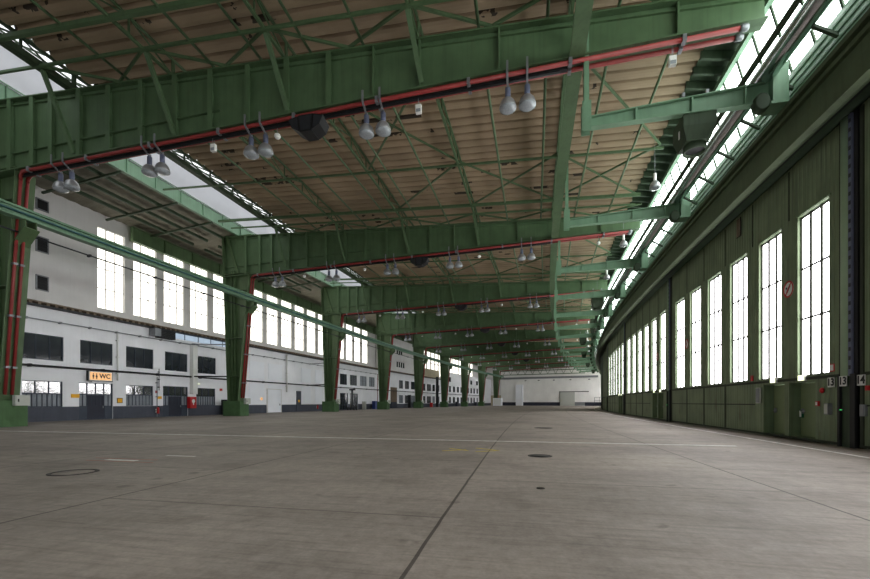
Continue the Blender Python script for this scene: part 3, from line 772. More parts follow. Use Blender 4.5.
def longpipe(name, label, u, z, r, m, k0, k1, every=None, cat='pipe'):
    M = fr(u, max(k0, .3), z)
    t = thing(name, label, cat, M); arcpart('pipe', circ(u, z, r), m, t, M, k0, k1, int((k1-k0)*12), True)
    k = k0
    while every and k < k1:
        g = MB(); g.arc([(u-.2, z-r-.03), (u+r+.03, z-r-.03), (u+r+.03, z+r+.03), (u-.2, z+r+.03)], k-.003, k+.003, 1); g.build('clamp', m, t, M); k += every
longpipe('cable_pipe', 'thin dark cable line hanging just below the green crane rail', .95, 11.3, .05, DARKM, -.6, 5, .25)
longpipe('thin_pipe', 'thin grey pipe high on the white office front below the canopy', UL+.2, 7.55, .045, GREYM, -.6, 3.4, .11)
longpipe('black_pipe', 'thick black pipe along the white office front above the lower windows', UL+.22, 4.14, .085, BLACK, -.6, 7.6, .26)
for i, (k, u0, z, r, m, lab) in enumerate(((.9, UL+.2, 7.62, .06, GREYM, 'grey pipe from the office front across to the second column, upper one'), (.9, UL+.2, 4.2, .07, BLACK, 'black pipe from the office front across to the second column, lower one'), (2.02, UL+.2, 7.5, .06, GREYM, 'grey pipe crossing from the office front to the third column'), (2.0, UL+.2, 4.15, .07, BLACK, 'black pipe crossing from the office front to the third column'))):
    kk = 1-.033 if k < 1.5 else 2-.033
    M = fr(u0, k, z); Mi = M.inverted(); g = MB(); g.tube([Mi @ W(u0, k, z), Mi @ W(-1.75, kk, z)], r)
    tag(g.build('cross_pipe', m, M=M, local=True), lab, 'pipe')
for k, u0, z0, z1, r, m, lab in ((.395-.0, UL+.12, 3.1, 4.1, .05, GREYM, 'short grey pipe drop on the wall left of the orange sign'), (.505, UL+.14, 3.35, 7.45, .07, WHITEPL, 'white vertical pipe on the office front right of the orange sign'), (.71, UL+.12, 2.6, 4.7, .03, DARKM, 'thin dark conduit on the white wall between windows and red cabinet'), (.698, UL+.15, .05, 3.9, .04, GREYM, 'grey conduit running down beside the small fire extinguisher'), (1.73, UL+.25, 2.9, 8.4, .12, GREYW, 'grey downpipe on the white blind wall right of the white door'), (3.3, UL+.15, .3, 7.6, .06, RED, 'slim red downpipe on the wall before the fourth column')):
    M = fr(u0, k, z0); g = MB(); g.tube([(0,0,0),(0,0,z1-z0)], r)
    for q in (.15, .5, .85): z = (z1-z0)*q; g.box(-.12,r+.02,-r-.03,r+.03,z-.04,z+.04)
    tag(g.build('wall_pipe', m, M=M, local=True), lab, 'pipe')
# ------------------------------------------------------------------ things on the office front
M = fr(UL+.12, .911, 0)
t = thing('white_duct', 'white square duct rising above the red hydrant cabinet', 'duct', M)
g = MB(); g.box(-.1,.35,-.3,.3,2.3,7.5); g.build('duct_body', WHITEPL, t)
g = MB()
for z in (3.4, 4.9, 6.3): g.box(-.1,.38,-.33,.33,z,z+.06)
g.build('flange', WHITEPL, t)
M = fr(UL+.05, .90, .82); t = thing('hydrant_cabinet', 'bright red fire hydrant cabinet on the office front', 'cabinet', M)
g = MB(); g.box(0,.35,-.42,.42,0,1.2); g.build('housing', REDBOX, t)
g = MB(); g.box(.35,.38,-.39,.39,.03,1.17); g.build('door', REDBOX, t)
g = MB(); g.lathe([(.2,.38),(.2,.39)], 18, (0,0,.75), 'x'); g.box(.38,.39,-.06,.06,.35,.55); g.build('emblem', WHITEPL, t)
def small_box(name, label, cat, u, k, z, w, h, d, m, M2=None, m2=None):
    t = thing(name, label, cat, fr(u, k, z)); g = MB(); g.box(0,d,-w/2,w/2,-h/2,h/2); g.build('body', m, t)
    g = MB(); g.box(d,d+.012,-w/2+.04,w/2-.04,-h/2+.04,h/2-.04); g.build('face', m2 or m, t); return t
small_box('warning_sign', 'yellow sign left of the glazed entrance with orange sign', 'sign', UL+.02, .338, 1.95, .62, .3, .02, YELLOW)
small_box('warning_sign', 'dark sign with yellow middle right of the glazed entrance', 'sign', UL+.02, .519, 1.6, .5, .45, .03, DARKM, m2=YELLOW)
small_box('warning_sign', 'yellow sign between the far windows above the small extinguisher', 'sign', UL+.02, .716, 1.9, .5, .26, .02, YELLOW)
small_box('warning_sign', 'small orange sign on the white wall left of the second column', 'sign', UL+.02, 1.115, 2.9, .5, .35, .02, WHITEPL, m2=SIGNRED)
small_box('call_point', 'small red call point above the yellow sign', 'call point', UL+.02, .70, 2.45, .22, .24, .05, REDBOX)
small_box('warning_sign', 'orange round-cornered sign on the blind white wall beside the white door', 'sign', UL+.05, 1.47, 1.9, .4, .36, .02, ORANGE)
small_box('wall_lamp', 'lit white wall lamp above the red hydrant cabinet', 'lamp', UL+.05, .945, 3.45, .5, .2, .1, WHITEPL, m2=EXITG)
# WC sign
M = fr(UL+.25, .429, 3.62); t = thing('wc_sign', 'lit orange toilet sign with two figures over the glazed entrance', 'sign', M)
g = MB(); g.box(-.2,.0,-1.0,1.0,-.42,.42); g.build('housing', DARKM, t)
g = MB(); g.box(0,.02,-.95,.95,-.38,.38); g.build('frame', WHITEPL, t)
g = MB(); g.box(.02,.03,-.88,.88,-.32,.32); g.build('lit_face', ORANGE, t)
for y, skirt in ((-.62, 0), (-.36, 1)):
    g = MB(); g.lathe([(.05,.03),(.05,.037)], 10, (0,y,.17), 'x')
    if skirt: g.ext([(.03,y-.04,.1),(.03,y+.04,.1),(.03,y+.1,-.08),(.03,y-.1,-.08)],[(.037,y-.04,.1),(.037,y+.04,.1),(.037,y+.1,-.08),(.037,y-.1,-.08)])
    else: g.box(.03,.037,y-.07,y+.07,-.06,.1)
    g.box(.03,.037,y-.05,y-.01,-.24,-.06); g.box(.03,.037,y+.01,y+.05,-.24,-.06)
    g.build('figure', DARKM, t)
text_mesh('lettering', 'WC', .52, DARKM, t, Matrix.Translation((.032, .32, 0)) @ TX_LEFT)
# louvre box under canopy
M = fr(UL+.02, .72, 8.1); t = thing('louvre_box', 'grey ventilation box with black louvre under the brown canopy', 'vent', M)
g = MB(); g.box(0,.75,-1.2,-.55,-.32,.38); g.build('housing', GREYM, t)
g = MB(); g.box(0,.5,-.55,1.3,-.4,.4); g.build('grille', BLACK, t)
g = MB()
for i in range(5): z = -.3+i*.15; g.box(.5,.55,-.5,1.25,z,z+.05)
g.build('louvre', DARKM, t)
def extinguisher(label, u, k):
    t = thing('fire_extinguisher', label, 'extinguisher', fr(u, k, .35))
    g = MB(); g.lathe([(.02,0),(.11,.01),(.11,.5),(.08,.58),(.03,.62)], 12); g.build('cylinder', REDBOX, t)
    g = MB(); g.lathe([(.03,.6),(.05,.63),(.05,.7),(.02,.72)], 8); g.box(-.03,.16,-.03,.03,.68,.73); g.build('valve', BLACK, t)
    g = MB(); g.tube([(.08,.06,.66),(.13,.12,.5),(.12,.12,.2)], .018, 6); g.build('hose', BLACK, t)
    g = MB(); g.box(-.2,-.1,-.1,.1,.1,.45); g.build('bracket', WHITEPL, t)
extinguisher('small red extinguisher on the slate wall below the yellow sign', UL+.22, .70)
extinguisher('small red extinguisher on the blind white wall near the third column', UL+.22, 2.14)
M = fr(-4.9, 1.125, 0); t = thing('dark_cabinet', 'dark grey cabinet standing beside the second column', 'cabinet', M)
g = MB(); g.box(-.4,.35,-.45,.45,0,1.75); g.build('body', DARKM, t)
g = MB(); g.box(.35,.38,-.42,.42,.1,1.7); g.build('door', NAVY, t); g = MB(); g.box(.38,.42,.3,.36,.8,1.0); g.build('handle', GREYM, t)
# gear parked between the third and fourth columns
def trolley():
    t = thing('hoist_trolley', 'dark hand-pulled hoist trolley with tall mast by the glazed fronts', 'trolley', fr(-3.4, 2.55, 0))
    g = MB(); g.box(-.12,.12,-.12,.12,.3,3.6); g.build('mast', DARKM, t)
    g = MB(); g.box(-.5,.5,-.2,.3,3.6,3.85); g.build('head', BLACK, t)
    g = MB(); g.bar((-.6,-.5,.3),(-.6,.5,.3),.1,.1); g.bar((.6,-.5,.3),(.6,.5,.3),.1,.1); g.bar((-.6,0,.3),(.6,0,.3),.1,.1); g.build('chassis', DARKM, t)
    for x in (-.6,.6):
        for y in (-.5,.5):
            g = MB(); g.lathe([(.05,-.05),(.28,-.05),(.28,.05),(.05,.05)], 14, (x,y,.28), 'x'); g.build('wheel', BLACK, t)
    g = MB(); g.tube([(.3,-.1,.4),(.9,-.5,1.2),(.9,-.6,1.3)], .03); g.build('handle', GREYM, t)
trolley()
def locker(label, u, k, w, h, m):
    t = thing('locker', label, 'locker', fr(u, k, 0)); g = MB(); g.box(-.4,.3,-w/2,w/2,0,h); g.build('body', m, t)
    g = MB(); g.box(.3,.33,-w/2+.03,w/2-.03,.08,h-.05); g.build('door', m, t); g = MB(); g.box(.33,.36,w/2-.12,w/2-.08,h*.5,h*.5+.15); g.build('handle', GREYM, t)
locker('blue locker with a yellow sticker before the fourth column', -4.8, 3.17, 1.1, 1.7, BLUEB)
locker('low dark blue locker between the blue locker and fourth column', -4.8, 3.29, 1.0, 1.3, NAVY)
locker('tall dark grey locker right beside the fourth column', -4.6, 3.40, .8, 3.0, SLATE2)
locker('pale grey slim cabinet by the white wall, fourth bay', -5.0, 2.95, .5, 1.6, BOXG)
locker('dark cabinet under the windows before the fifth column', -4.8, 4.36, 1.4, 1.5, NAVY)
locker('dark tall stand under the windows between fourth and fifth columns', -4.6, 4.12, .5, 3.3, DARKM)
locker('red cabinet standing just past the fifth column', -4.6, 4.93, .7, 1.3, REDBOX)
locker('dark tall post-like cabinet midway between fifth and sixth columns', -3.9, 5.08, .5, 9.0, DARKM)
locker('dark bin cabinet just past the sixth column', -4.5, 6.1, 1.4, 1.6, NAVY)
locker('blue cabinet before the seventh column', -4.5, 6.5, .8, 2.0, BLUEB)
locker('dark cabinet just past the seventh column', -4.5, 7.2, 2.0, 1.5, NAVY)
small_box('warning_sign', 'orange board on the wall before the seventh column', 'sign', UL+.5, 6.5, 3.3, .9, 1.2, .05, YELLOW)
# white cabin at the last column
M = fr(.1, 7.93, 0); t = thing('white_cabin', 'white cabin standing at the foot of the farthest column', 'cabin', M)
g = MB(); g.box(-1.8,1.8,-.9,.9,0,3.1); g.build('body', WHITE2, t); g = MB(); g.box(-1.85,1.85,-.95,.95,3.1,3.2); g.build('lid', WHITEPL, t)
for x in (-1.0, 0, 1.0): g = MB(); g.box(x-.45,x+.45,-.93,-.9,.3,2.9); g.build('panel', WHITEPL, t)
# ------------------------------------------------------------------ lamps under the girders
def floodlight():
    t = thing('floodlight', 'x', 'lamp', fr(0, 0), 'paired floodlights under the girders')
    g = MB(); g.bar((0,-.36,-.1),(0,-.36,-.62),.09,.05,(0,1,0)); g.bar((0,-.36,-.6),(0,.16,-.92),.09,.05); g.bar((0,.16,-.95),(0,.16,-.78),.09,.05,(0,1,0)); g.build('mount_arm', GREYM, t)
    g = MB(); g.lathe([(.06,-.92),(.12,-.94),(.12,-1.36),(.1,-1.4)], 12, (0,.12,0)); g.build('ballast_housing', BLUEM, t)
    g = MB(); g.lathe([(.1,-1.36),(.19,-1.4),(.28,-1.5),(.34,-1.64),(.365,-1.76),(.37,-1.79)], 20, (0,.12,0)); g.build('reflector', ALU, t)
    g = MB(); g.lathe([(.365,-1.79),(.35,-1.84),(.22,-1.92),(.02,-1.95)], 20, (0,.12,0)); g.build('lens', LENS, t)
    return t
LX = (3.85, 10.0, 16.2, 22.35, 28.85)
fl = floodlight(); index_kids(); first = True
for n in range(9):
    for i, x in enumerate(LX):
        if n == 8: continue
        for j, dx in enumerate((0, .82)):
            M = fr(x+dx, kg(n)) @ Matrix.Translation((0, 0, zb(x)+.43))
            lab = '%s floodlight of the %s pair from the columns, under the %s green girder' % (('left', 'right')[j], ORD[i], 'nearest' if n == 0 else ORD[n])
            if first: fl.matrix_world = M; fl['label'] = lab; first = False
            else: dup(fl, M, lab)
# pendant lamps near the doors
def pendant():
    t = thing('pendant_lamp', 'x', 'lamp', fr(0,0), 'pendant lamps near the doors')
    g = MB(); g.tube([(0,0,3.3),(0,0,.75)], .012, 5); g.build('wire', GREYM, t)
    g = MB(); g.lathe([(.03,.78),(.09,.75),(.09,.35),(.07,.3)], 10); g.build('ballast_housing', WHITEPL, t)
    g = MB(); g.lathe([(.07,.32),(.14,.27),(.24,.14),(.3,-.02),(.31,-.12)], 18); g.build('reflector', ALU, t)
    g = MB(); g.lathe([(.31,-.12),(.3,-.16),(.15,-.2),(.02,-.21)], 18); g.build('lens', LENS, t)
    return t
pe = pendant(); index_kids()
for i in range(12):
    M = fr(37.1, .45+.5*i, 14.55); lab = '%s single bell lamp from the front, hanging on a wire near the doors' % ORD[i]
    if i == 0: pe.matrix_world = M; pe['label'] = lab
    else: dup(pe, M, lab)
# emergency light boxes and sensors
def ebox():
    t = thing('emergency_light', 'x', 'emergency light', fr(0,0), 'white emergency lights under the girders')
    for y in (-.06, .06): g = MB(); g.tube([(0,y,1.05),(0,y,.2)], .01, 5); g.build('hanger_wire', GREYM, t)
    g = MB(); g.box(-.13,.13,-.08,.08,-.16,.2); g.build('housing', WHITEPL, t)
    g = MB(); g.box(-.1,.1,-.1,-.08,-.13,.0); g.build('lens', LENS, t)
    return t
def sensor():
    t = thing('hanging_sensor', 'x', 'sensor', fr(0,0), 'round white sensors under the girders')
    g = MB(); g.tube([(0,0,.95),(0,0,.1)], .015, 5); g.build('rod', GREYM, t)
    g = MB(); g.lathe([(.03,.14),(.13,.1),(.16,0),(.1,-.1),(.02,-.12)], 12); g.build('head', WHITEPL, t)
    return t
eb = ebox(); se = sensor(); index_kids(); fe = fs = True
for n in range(7):
    far = 'nearest' if n == 0 else ORD[n]
    items = [(14.1, 'e'), (17.75, 's'), (24.9, 'e'), (35.25, 'e')] if n == 0 else [(7.3, 's'), (13.9, 's'), (25.1, 's'), (35.2, 's')]
    for q, (x, ty) in enumerate(items):
        M = fr(x, kg(n), zb(x)-.78)
        if ty == 'e':
            lab = '%s white emergency light box from the left under the %s girder' % (ORD[sum(1 for y in items[:q] if y[1] == 'e')], far)
            if fe: eb.matrix_world = M; eb['label'] = lab; fe = False
            else: dup(eb, M, lab)
        else:
            lab = '%s small round white sensor from the left under the %s girder' % (ORD[sum(1 for y in items[:q] if y[1] == 's')], far)
            if fs: se.matrix_world = M; se['label'] = lab; fs = False
            else: dup(se, M, lab)
# loudspeaker clusters
def speaker():
    t = thing('loudspeaker_cluster', 'x', 'loudspeaker', fr(0,0), 'black loudspeaker clusters')
    for P in ([(-.29,-.52),(.29,-.52),(.38,.26),(-.38,.26)], [(-.32,-.48),(-.41,.24),(-.9,.12),(-.72,-.26)], [(.32,-.48),(.72,-.26),(.9,.12),(.41,.24)]):
        g = MB(); g.ext([(x, -.42, z) for x, z in P], [(x*.9, .42, z*.9) for x, z in P]); g.build('cabinet', BLACK, t)
        cx_ = sum(p[0] for p in P)/4; cz_ = sum(p[1] for p in P)/4
        g = MB(); g.ext([(cx_+(x-cx_)*.8, -.44, cz_+(z-cz_)*.8) for x, z in P], [(cx_+(x-cx_)*.8, -.42, cz_+(z-cz_)*.8) for x, z in P]); g.build('grille', DARKM, t)
    g = MB(); g.box(-.35,-.3,-.05,.05,.2,.7); g.box(.3,.35,-.05,.05,.2,.7); g.build('hanger', DARKM, t)
    return t
sp = speaker(); index_kids()
for n in range(7):
    M = fr(19.5, kg(n), zb(19.5)-.56); lab = 'black loudspeaker cluster hanging under the middle of the %s girder' % ('nearest' if n == 0 else ORD[n])
    if n == 0: sp.matrix_world = M; sp['label'] = lab
    else: dup(sp, M, lab)
# ------------------------------------------------------------------ curved hanging rail and outriggers
M = fr(31.65, 3, 15.6); u = 31.65
t = thing('curved_rail', 'long curved green box rail hung under the girder ends', 'rail', M)
ka, kb_ = -1.5, 7.9
arcpart('box_beam', [(u-.24,15.62),(u+.24,15.62),(u+.24,15.9),(u-.24,15.9)], GREEN, t, M, ka, kb_, 90)
arcpart('flange', [(u-.3,15.52),(u+.3,15.52),(u+.3,15.62),(u-.3,15.62)], GREEN, t, M, ka, kb_, 90)
def outrigger():
    t = thing('outrigger_beam', 'x', 'beam', fr(0,0), 'outrigger beams beside the door fascia')
    x0, x1 = 31.95, 38.6
    def top(x): return 13.08+(x-x0)*.052
    B = 12.65
    def strip(ya, yb, fa, fb):
        g = MB(); g.ext([(x0, ya, fa(x0)), (x1, ya, fa(x1)), (x1, ya, fb(x1)), (x0, ya, fb(x0))], [(x0, yb, fa(x0)), (x1, yb, fa(x1)), (x1, yb, fb(x1)), (x0, yb, fb(x0))]); return g
    strip(-.02,.02,lambda x: B, top).build('web', GREEN_LIT, t)
    strip(-.15,.15,lambda x: top(x)-.04, top).build('top_flange', GREEN_LIT, t)
    strip(-.15,.15,lambda x: B, lambda x: B+.04).build('bottom_flange', GREEN_LIT, t)
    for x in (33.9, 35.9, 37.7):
        g = MB(); g.box(x-.03,x+.03,-.14,.14,B+.04,top(x)-.04); g.build('stiffener', GREEN_LIT, t)
    g = MB(); g.box(31.85,32.2,-.2,-.16,12.5,13.7); g.box(31.85,32.2,.16,.2,12.5,13.7)
    for z in range(6):
        for x in (31.93, 32.12): g.box(x-.025,x+.025,-.22,-.2,12.62+z*.19,12.67+z*.19)
    g.build('gusset_plate', GREEN_LIT, t)
    g = MB(); g.box(31.93,32.12,-.16,.16,13.1,17.55); g.build('hanger_post', GREEN_LIT, t)
    g = MB(); g.box(38.5,39.0,-.3,.3,12.5,14.0); g.box(38.42,39.08,-.36,.36,12.42,12.52); g.build('end_post', GREEN_LIT, t)
    g = MB(); g.lathe([(.28,-.06),(.34,-.04),(.34,.04),(.28,.06)], 18); g.v = [Vector((38.2+v.x*.8, v.z*3-.1, 12.62+v.y)) for v in g.v]; g.build('end_drum', DARKG, t)
    return t
ou = outrigger(); index_kids()
for i in range(16):
    M = fr(31.95, -.05+.51*i, 0) @ Matrix.Translation((-31.95, 0, 0))
    lab = 'nearest mint green outrigger beam, carrying the box heater' if i == 0 else '%s mint green outrigger beam from the front beside the door fascia' % (ORD[i] if i < 12 else ['thirteenth','fourteenth','fifteenth','sixteenth'][i-12])
    if i == 0: ou.matrix_world = M; ou['label'] = lab
    else: dup(ou, M, lab)
# heater boxes
def heater():
    t = thing('heater_unit', 'x', 'heater', fr(0,0), 'box heaters hung by the doors')
    g = MB(); g.box(-.55,.6,-.5,.75,-.25,.28); g.build('upper_casing', DARKG, t)
    g = MB(); g.ext([(-.55,-.5,-.25),(.6,-.5,-.25),(.6,.75,-.25),(-.55,.75,-.25)], [(-.4,-.35,-.75),(.45,-.35,-.75),(.45,.6,-.75),(-.4,.6,-.75)]); g.build('lower_casing', DARKG, t)
    g = MB(); g.lathe([(.4,-.75),(.42,-1.0),(.36,-1.0),(.32,-.8)], 20, (.05,.12,0)); g.build('outlet_ring', DARKG, t)
    g = MB(); g.lathe([(.34,-.9),(.02,-.88)], 16, (.05,.12,0)); g.build('fan_opening', BLACK, t)
    for x in (-.4, .45): g = MB(); g.tube([(x,0,.25),(x,0,1.3)], .025, 6); g.box(x-.05,x+.05,-.06,.06,1.2,1.35); g.build('hanger_rod', GREYM, t)
    g = MB(); g.box(-.58,-.55,-.1,.0,-.5,-.2); g.build('label_plate', WHITEPL, t)
    return t
he = heater(); index_kids()
for i, (u, k) in enumerate(((36.15, -.028), (36.3, 1.52), (36.2, 3.03), (36.4, 4.2), (36.4, 5.65), (36.3, 7.1))):
    M = fr(u, k, 12.45); lab = '%s dark green box heater from the front, hanging near the clerestory' % ORD[i]
    if i == 0: he.matrix_world = M; he['label'] = lab
    else: dup(he, M, lab)
# ------------------------------------------------------------------ door side: fascia, clerestory, duct
def trim(nm, prof, m, k0=KA, k1=KZ, s=90):
    g = MB(); g.arc(prof, k0, k1, s); return struct(nm, g, m)
trim('trim_31', [(38.62,10.4),(38.9,10.4),(39.2,10.6),(39.2,12.3),(38.95,12.3),(38.95,11.3),(38.62,11.0)], FASC)
trim('trim_32', [(38.78,12.05),(38.95,12.05),(38.95,12.3),(38.85,12.3),(38.85,12.15),(38.78,12.15)], FASC)
trim('trim_33', [(38.82,11.75),(38.95,11.75),(38.95,11.9),(38.82,11.9)], FASC)
trim('trim_34', [(38.97,12.3),(39.65,14.25),(39.8,14.25),(39.1,12.2)], GREEN_LIT)  # band below the glazing; daylight given by lighter colour and slope
for j in range(3): a = .2+j*.25; trim('trim_4%d' % j, [(38.97+a*.68,12.3+a*1.95),(38.93+a*.68,12.3+a*1.95),(38.95+a*.68,12.4+a*1.95),(39.0+a*.68,12.4+a*1.95)], GREEN_LIT)
trim('trim_35', [(39.2,11.2),(41.5,11.2),(41.5,11.35),(39.2,11.35)], DARKG)
trim('trim_36', [(39.2,10.75),(39.45,10.75),(39.45,11.2),(39.2,11.2)], BLACK)
trim('trim_37', [(38.75,16.95),(38.97,16.95),(38.97,17.2),(38.75,17.2)], GREEN_LIT)
g = MB()
g.arc([(40.6,0),(40.8,0),(40.8,11.3),(40.6,11.3)], KA, KZ, 90); struct('wall_right', g, DARKG)
step = .5
for i in range(21):
    k0 = KA+.05+i*step; k1 = min(k0+step, KZ)
    M = fr(39.7, (k0+k1)/2, 15); o = win_struct(M)
    g = MB(); g.arc([(39.72,14.2),(39.74,14.2),(38.99,17.05),(38.97,17.05)], k0, k1, 4); g.build('pane', CLERGLOW, o, M)
    g = MB(); n = 7
    for j in range(n): k = k0+j*(k1-k0)/n; g.arc([(39.66,14.2),(39.72,14.2),(38.97,17.05),(38.91,17.05)], k-.0025, k+.0025, 1)
    g.arc([(39.27,15.55),(39.33,15.6),(39.31,15.66),(39.25,15.61)], k0, k1, 4)
    g.build('window_frame', DARKG, o, M)
M = fr(38.2, 1, 13.85)
t = thing('ventilation_duct', 'long round silver ventilation duct running below the clerestory glazing', 'duct', M)
arcpart('duct_tube', circ(38.36, 13.7, .33, 20), SILVER, t, M, -1.5, 8.2, 100, True)
k = -.42; j = 0
while k < 3.2:
    g = MB(); g.arc([(38.5,13.4),(39.2,12.95),(39.2,13.05),(38.5,13.5)], k, k+.006, 1); g.build('support_bracket', DARKG, t, M); k += .12; j += 1
M = fr(38.05, 1, 14.5)
t = thing('service_rail', 'dark green channel rail running just above the silver duct', 'rail', M)
arcpart('rail', [(37.78,13.82),(37.92,13.82),(37.92,13.98),(37.78,13.98)], DARKG, t, M, -1.5, 8.2, 90)
# ------------------------------------------------------------------ sliding hangar doors
LK = .955; UD = 39.8
LM = LK*DT*(RP-UD)             # leaf pitch in metres
WC_ = [(.088+.1485*j) for j in range(6)]   # window centres from leaf start in k
DRS = ((.08, .163), (.178+.0, .262))
def kk2y(k): return (k-LK/2)*DT*(RP-UD)
def leaf(blank=False):
    t = thing('hangar_door', 'x', 'hangar door', fr(UD, 0), 'sliding hangar doors along the right')
    y0, y1 = -LM/2+.12, LM/2-.62
    WC2 = [] if blank else WC_
    holes = [(kk2y(c)-.86, kk2y(c)+.86, 2.45, 8.5) for c in WC2]+[(kk2y(a), kk2y(b), .12, 2.2) for a, b in DRS]
    mb = MB()
    ys = sorted({y0, y1, *[h[0] for h in holes], *[h[1] for h in holes]})
    for a, b in zip(ys, ys[1:]):
        mid = (a+b)/2; z = .04
        for h in sorted([h for h in holes if h[0] < mid < h[1]], key=lambda h: h[2]):
            if h[2] > z: mb.add([(0,a,z),(0,b,z),(0,b,h[2]),(0,a,h[2])], [(0,1,2,3)])
            z = h[3]
        mb.add([(0,a,z),(0,b,z),(0,b,10.65),(0,a,10.65)], [(0,1,2,3)])
    mb.cur = 1
    for a, b, p, q in holes:
        d = .17 if p > 1 else .44
        for A, B in (((a,p),(b,p)), ((b,p),(b,q)), ((b,q),(a,q)), ((a,q),(a,p))):
            mb.add([(0,A[0],A[1]),(0,B[0],B[1]),(d,B[0],B[1]),(d,A[0],A[1])], [(0,1,2,3)])
    mb.add([(.45,y0,.04),(.45,y1,.04),(.45,y1,10.65),(.45,y0,10.65)], [(3,2,1,0)])
    for yy in (y0, y1): mb.add([(0,yy,.04),(.45,yy,.04),(.45,yy,10.65),(0,yy,10.65)], [(0,1,2,3)])
    mb.build('leaf_panel', [DOORG, DOORP], t)
    # cover strips and rails on the face
    mids = [kk2y((WC_[i]+WC_[i+1])/2)+.0 for i in range(5)]
    mb = MB()
    for y in mids[2:]: mb.box(-.025,0,y-.05,y+.05,.04,2.4)
    for y in (y0+.06, y1-.06): mb.box(-.04,0,y-.06,y+.06,.04,10.6)
    for y in mids: mb.box(-.02,0,y-.03,y+.03,8.62,10.55)
    mb.box(-.03,0,y0,y1,2.28,2.38); mb.box(-.05,0,y0,y1,.04,.12)
    mb.box(-.02,0,mids[1]-.2,y1,1.32,1.37)
    mb.build('cover_strip', SEAM, t)
    for c in WC2:
        y = kk2y(c); w = .86
        g = MB()
        for s in range(4):
            yy = y-w+2*w*s/3; tt = .11 if 0 < s < 3 else .12; g.box(.1,.14,yy-tt/2,yy+tt/2,2.45,8.5)
        for z in (2.45, 4.6, 6.5, 8.45): g.box(.11,.14,y-w,y+w,z-.03 if z > 2.5 else z,z+.04)
        fo = g.build('window', MULL, t)
        g = MB(); g.box(.14,.16,y-w,y+w,2.45,8.5); g.build('pane', DOORGLOW, fo)
        g = MB(); g.box(-.035,.02,y-w-.1,y+w+.1,8.52,8.58); g.build('head_strip', DOORP, t)
    for a, b in DRS:
        ya, yb = kk2y(a), kk2y(b)
        g = MB(); g.box(.38,.43,ya+.03,yb-.03,.14,2.17); w_ = g.build('wicket_door', WICKET, t)
        g = MB(); g.box(.32,.38,yb-.24,yb-.16,1.0,1.2); g.box(.29,.32,yb-.42,yb-.16,1.08,1.12); g.build('handle', GREYM, w_)
        g = MB(); g.box(.3,.38,ya+.15,ya+.55,2.02,2.12); g.build('door_closer', GREYM, w_)
    return t
lf = leaf(); lb = leaf(True); index_kids()
def lk(i): return -.15+LK*i
names = {-1: 'hangar door at the right edge of the view, numbered 14', 0: 'nearest full hangar door, with six tall windows and number 13', 1: 'second full hangar door from the right', 2: 'third full hangar door from the right', 3: 'fourth full hangar door from the right'}
for i in range(-2, 9):
    M = fr(UD, lk(i)+LK/2, 0)
    lab = names.get(i, '%s full hangar door from the right, far along the curve' % ORD[i] if i >= 0 else 'hangar door beside the viewer, out to the right')
    if i == -2: lf.matrix_world = M; lf['label'] = lab
    elif i == 3: lb.matrix_world = M; lb['label'] = lab
    elif 3 < i < 5: dup(lb, M, lab)
    else: dup(lf, M, lab)
def post():
    t = thing('door_post', 'x', 'post', fr(0,0), 'posts between the hangar doors')
    g = MB(); g.loft([[Vector((.17*cos(a)*.9+.1, .2*sin(a)-.02, z)) for a in [pi/2+pi*j/8 for j in range(9)]] for z in (2.3, 10.6)]); g.build('tube', POSTM, t)
    g = MB(); g.box(.0,.2,-.34,-.2,2.3,10.6); g.cur = 1
    for q in range(28): g.box(-.01,.0,-.31,-.23,2.5+q*.29,2.62+q*.29)
    g.build('perforated_strip', [BLUEM, DARKM], t)
    g = MB(); g.box(.06,.3,-.5,-.34,0,10.6); g.build('rubber_seal', BLACK, t)
    g = MB(); g.box(-.02,.25,-.5,-.3,0,2.35); g.box(-.02,.25,.14,.24,0,2.35); g.build('guard_rail', BLACK, t)
    g = MB(); g.box(.05,.25,-.3,.14,0,2.3); g.build('lower_casing', DARKG, t)
    return t
po = post(); index_kids()
for i in range(-1, 8):
    M = fr(UD-.15, lk(i)-.0015, 0)
    lab = {0: 'green round door post with white 13 plate at the right', -1: 'door post out of view to the right'}.get(i, '%s green door post from the right, between hangar doors' % ORD[max(i, 0)])
    if i == -1: continue
    if i == 0: po.matrix_world = M; po['label'] = lab
    else: dup(po, M, lab)
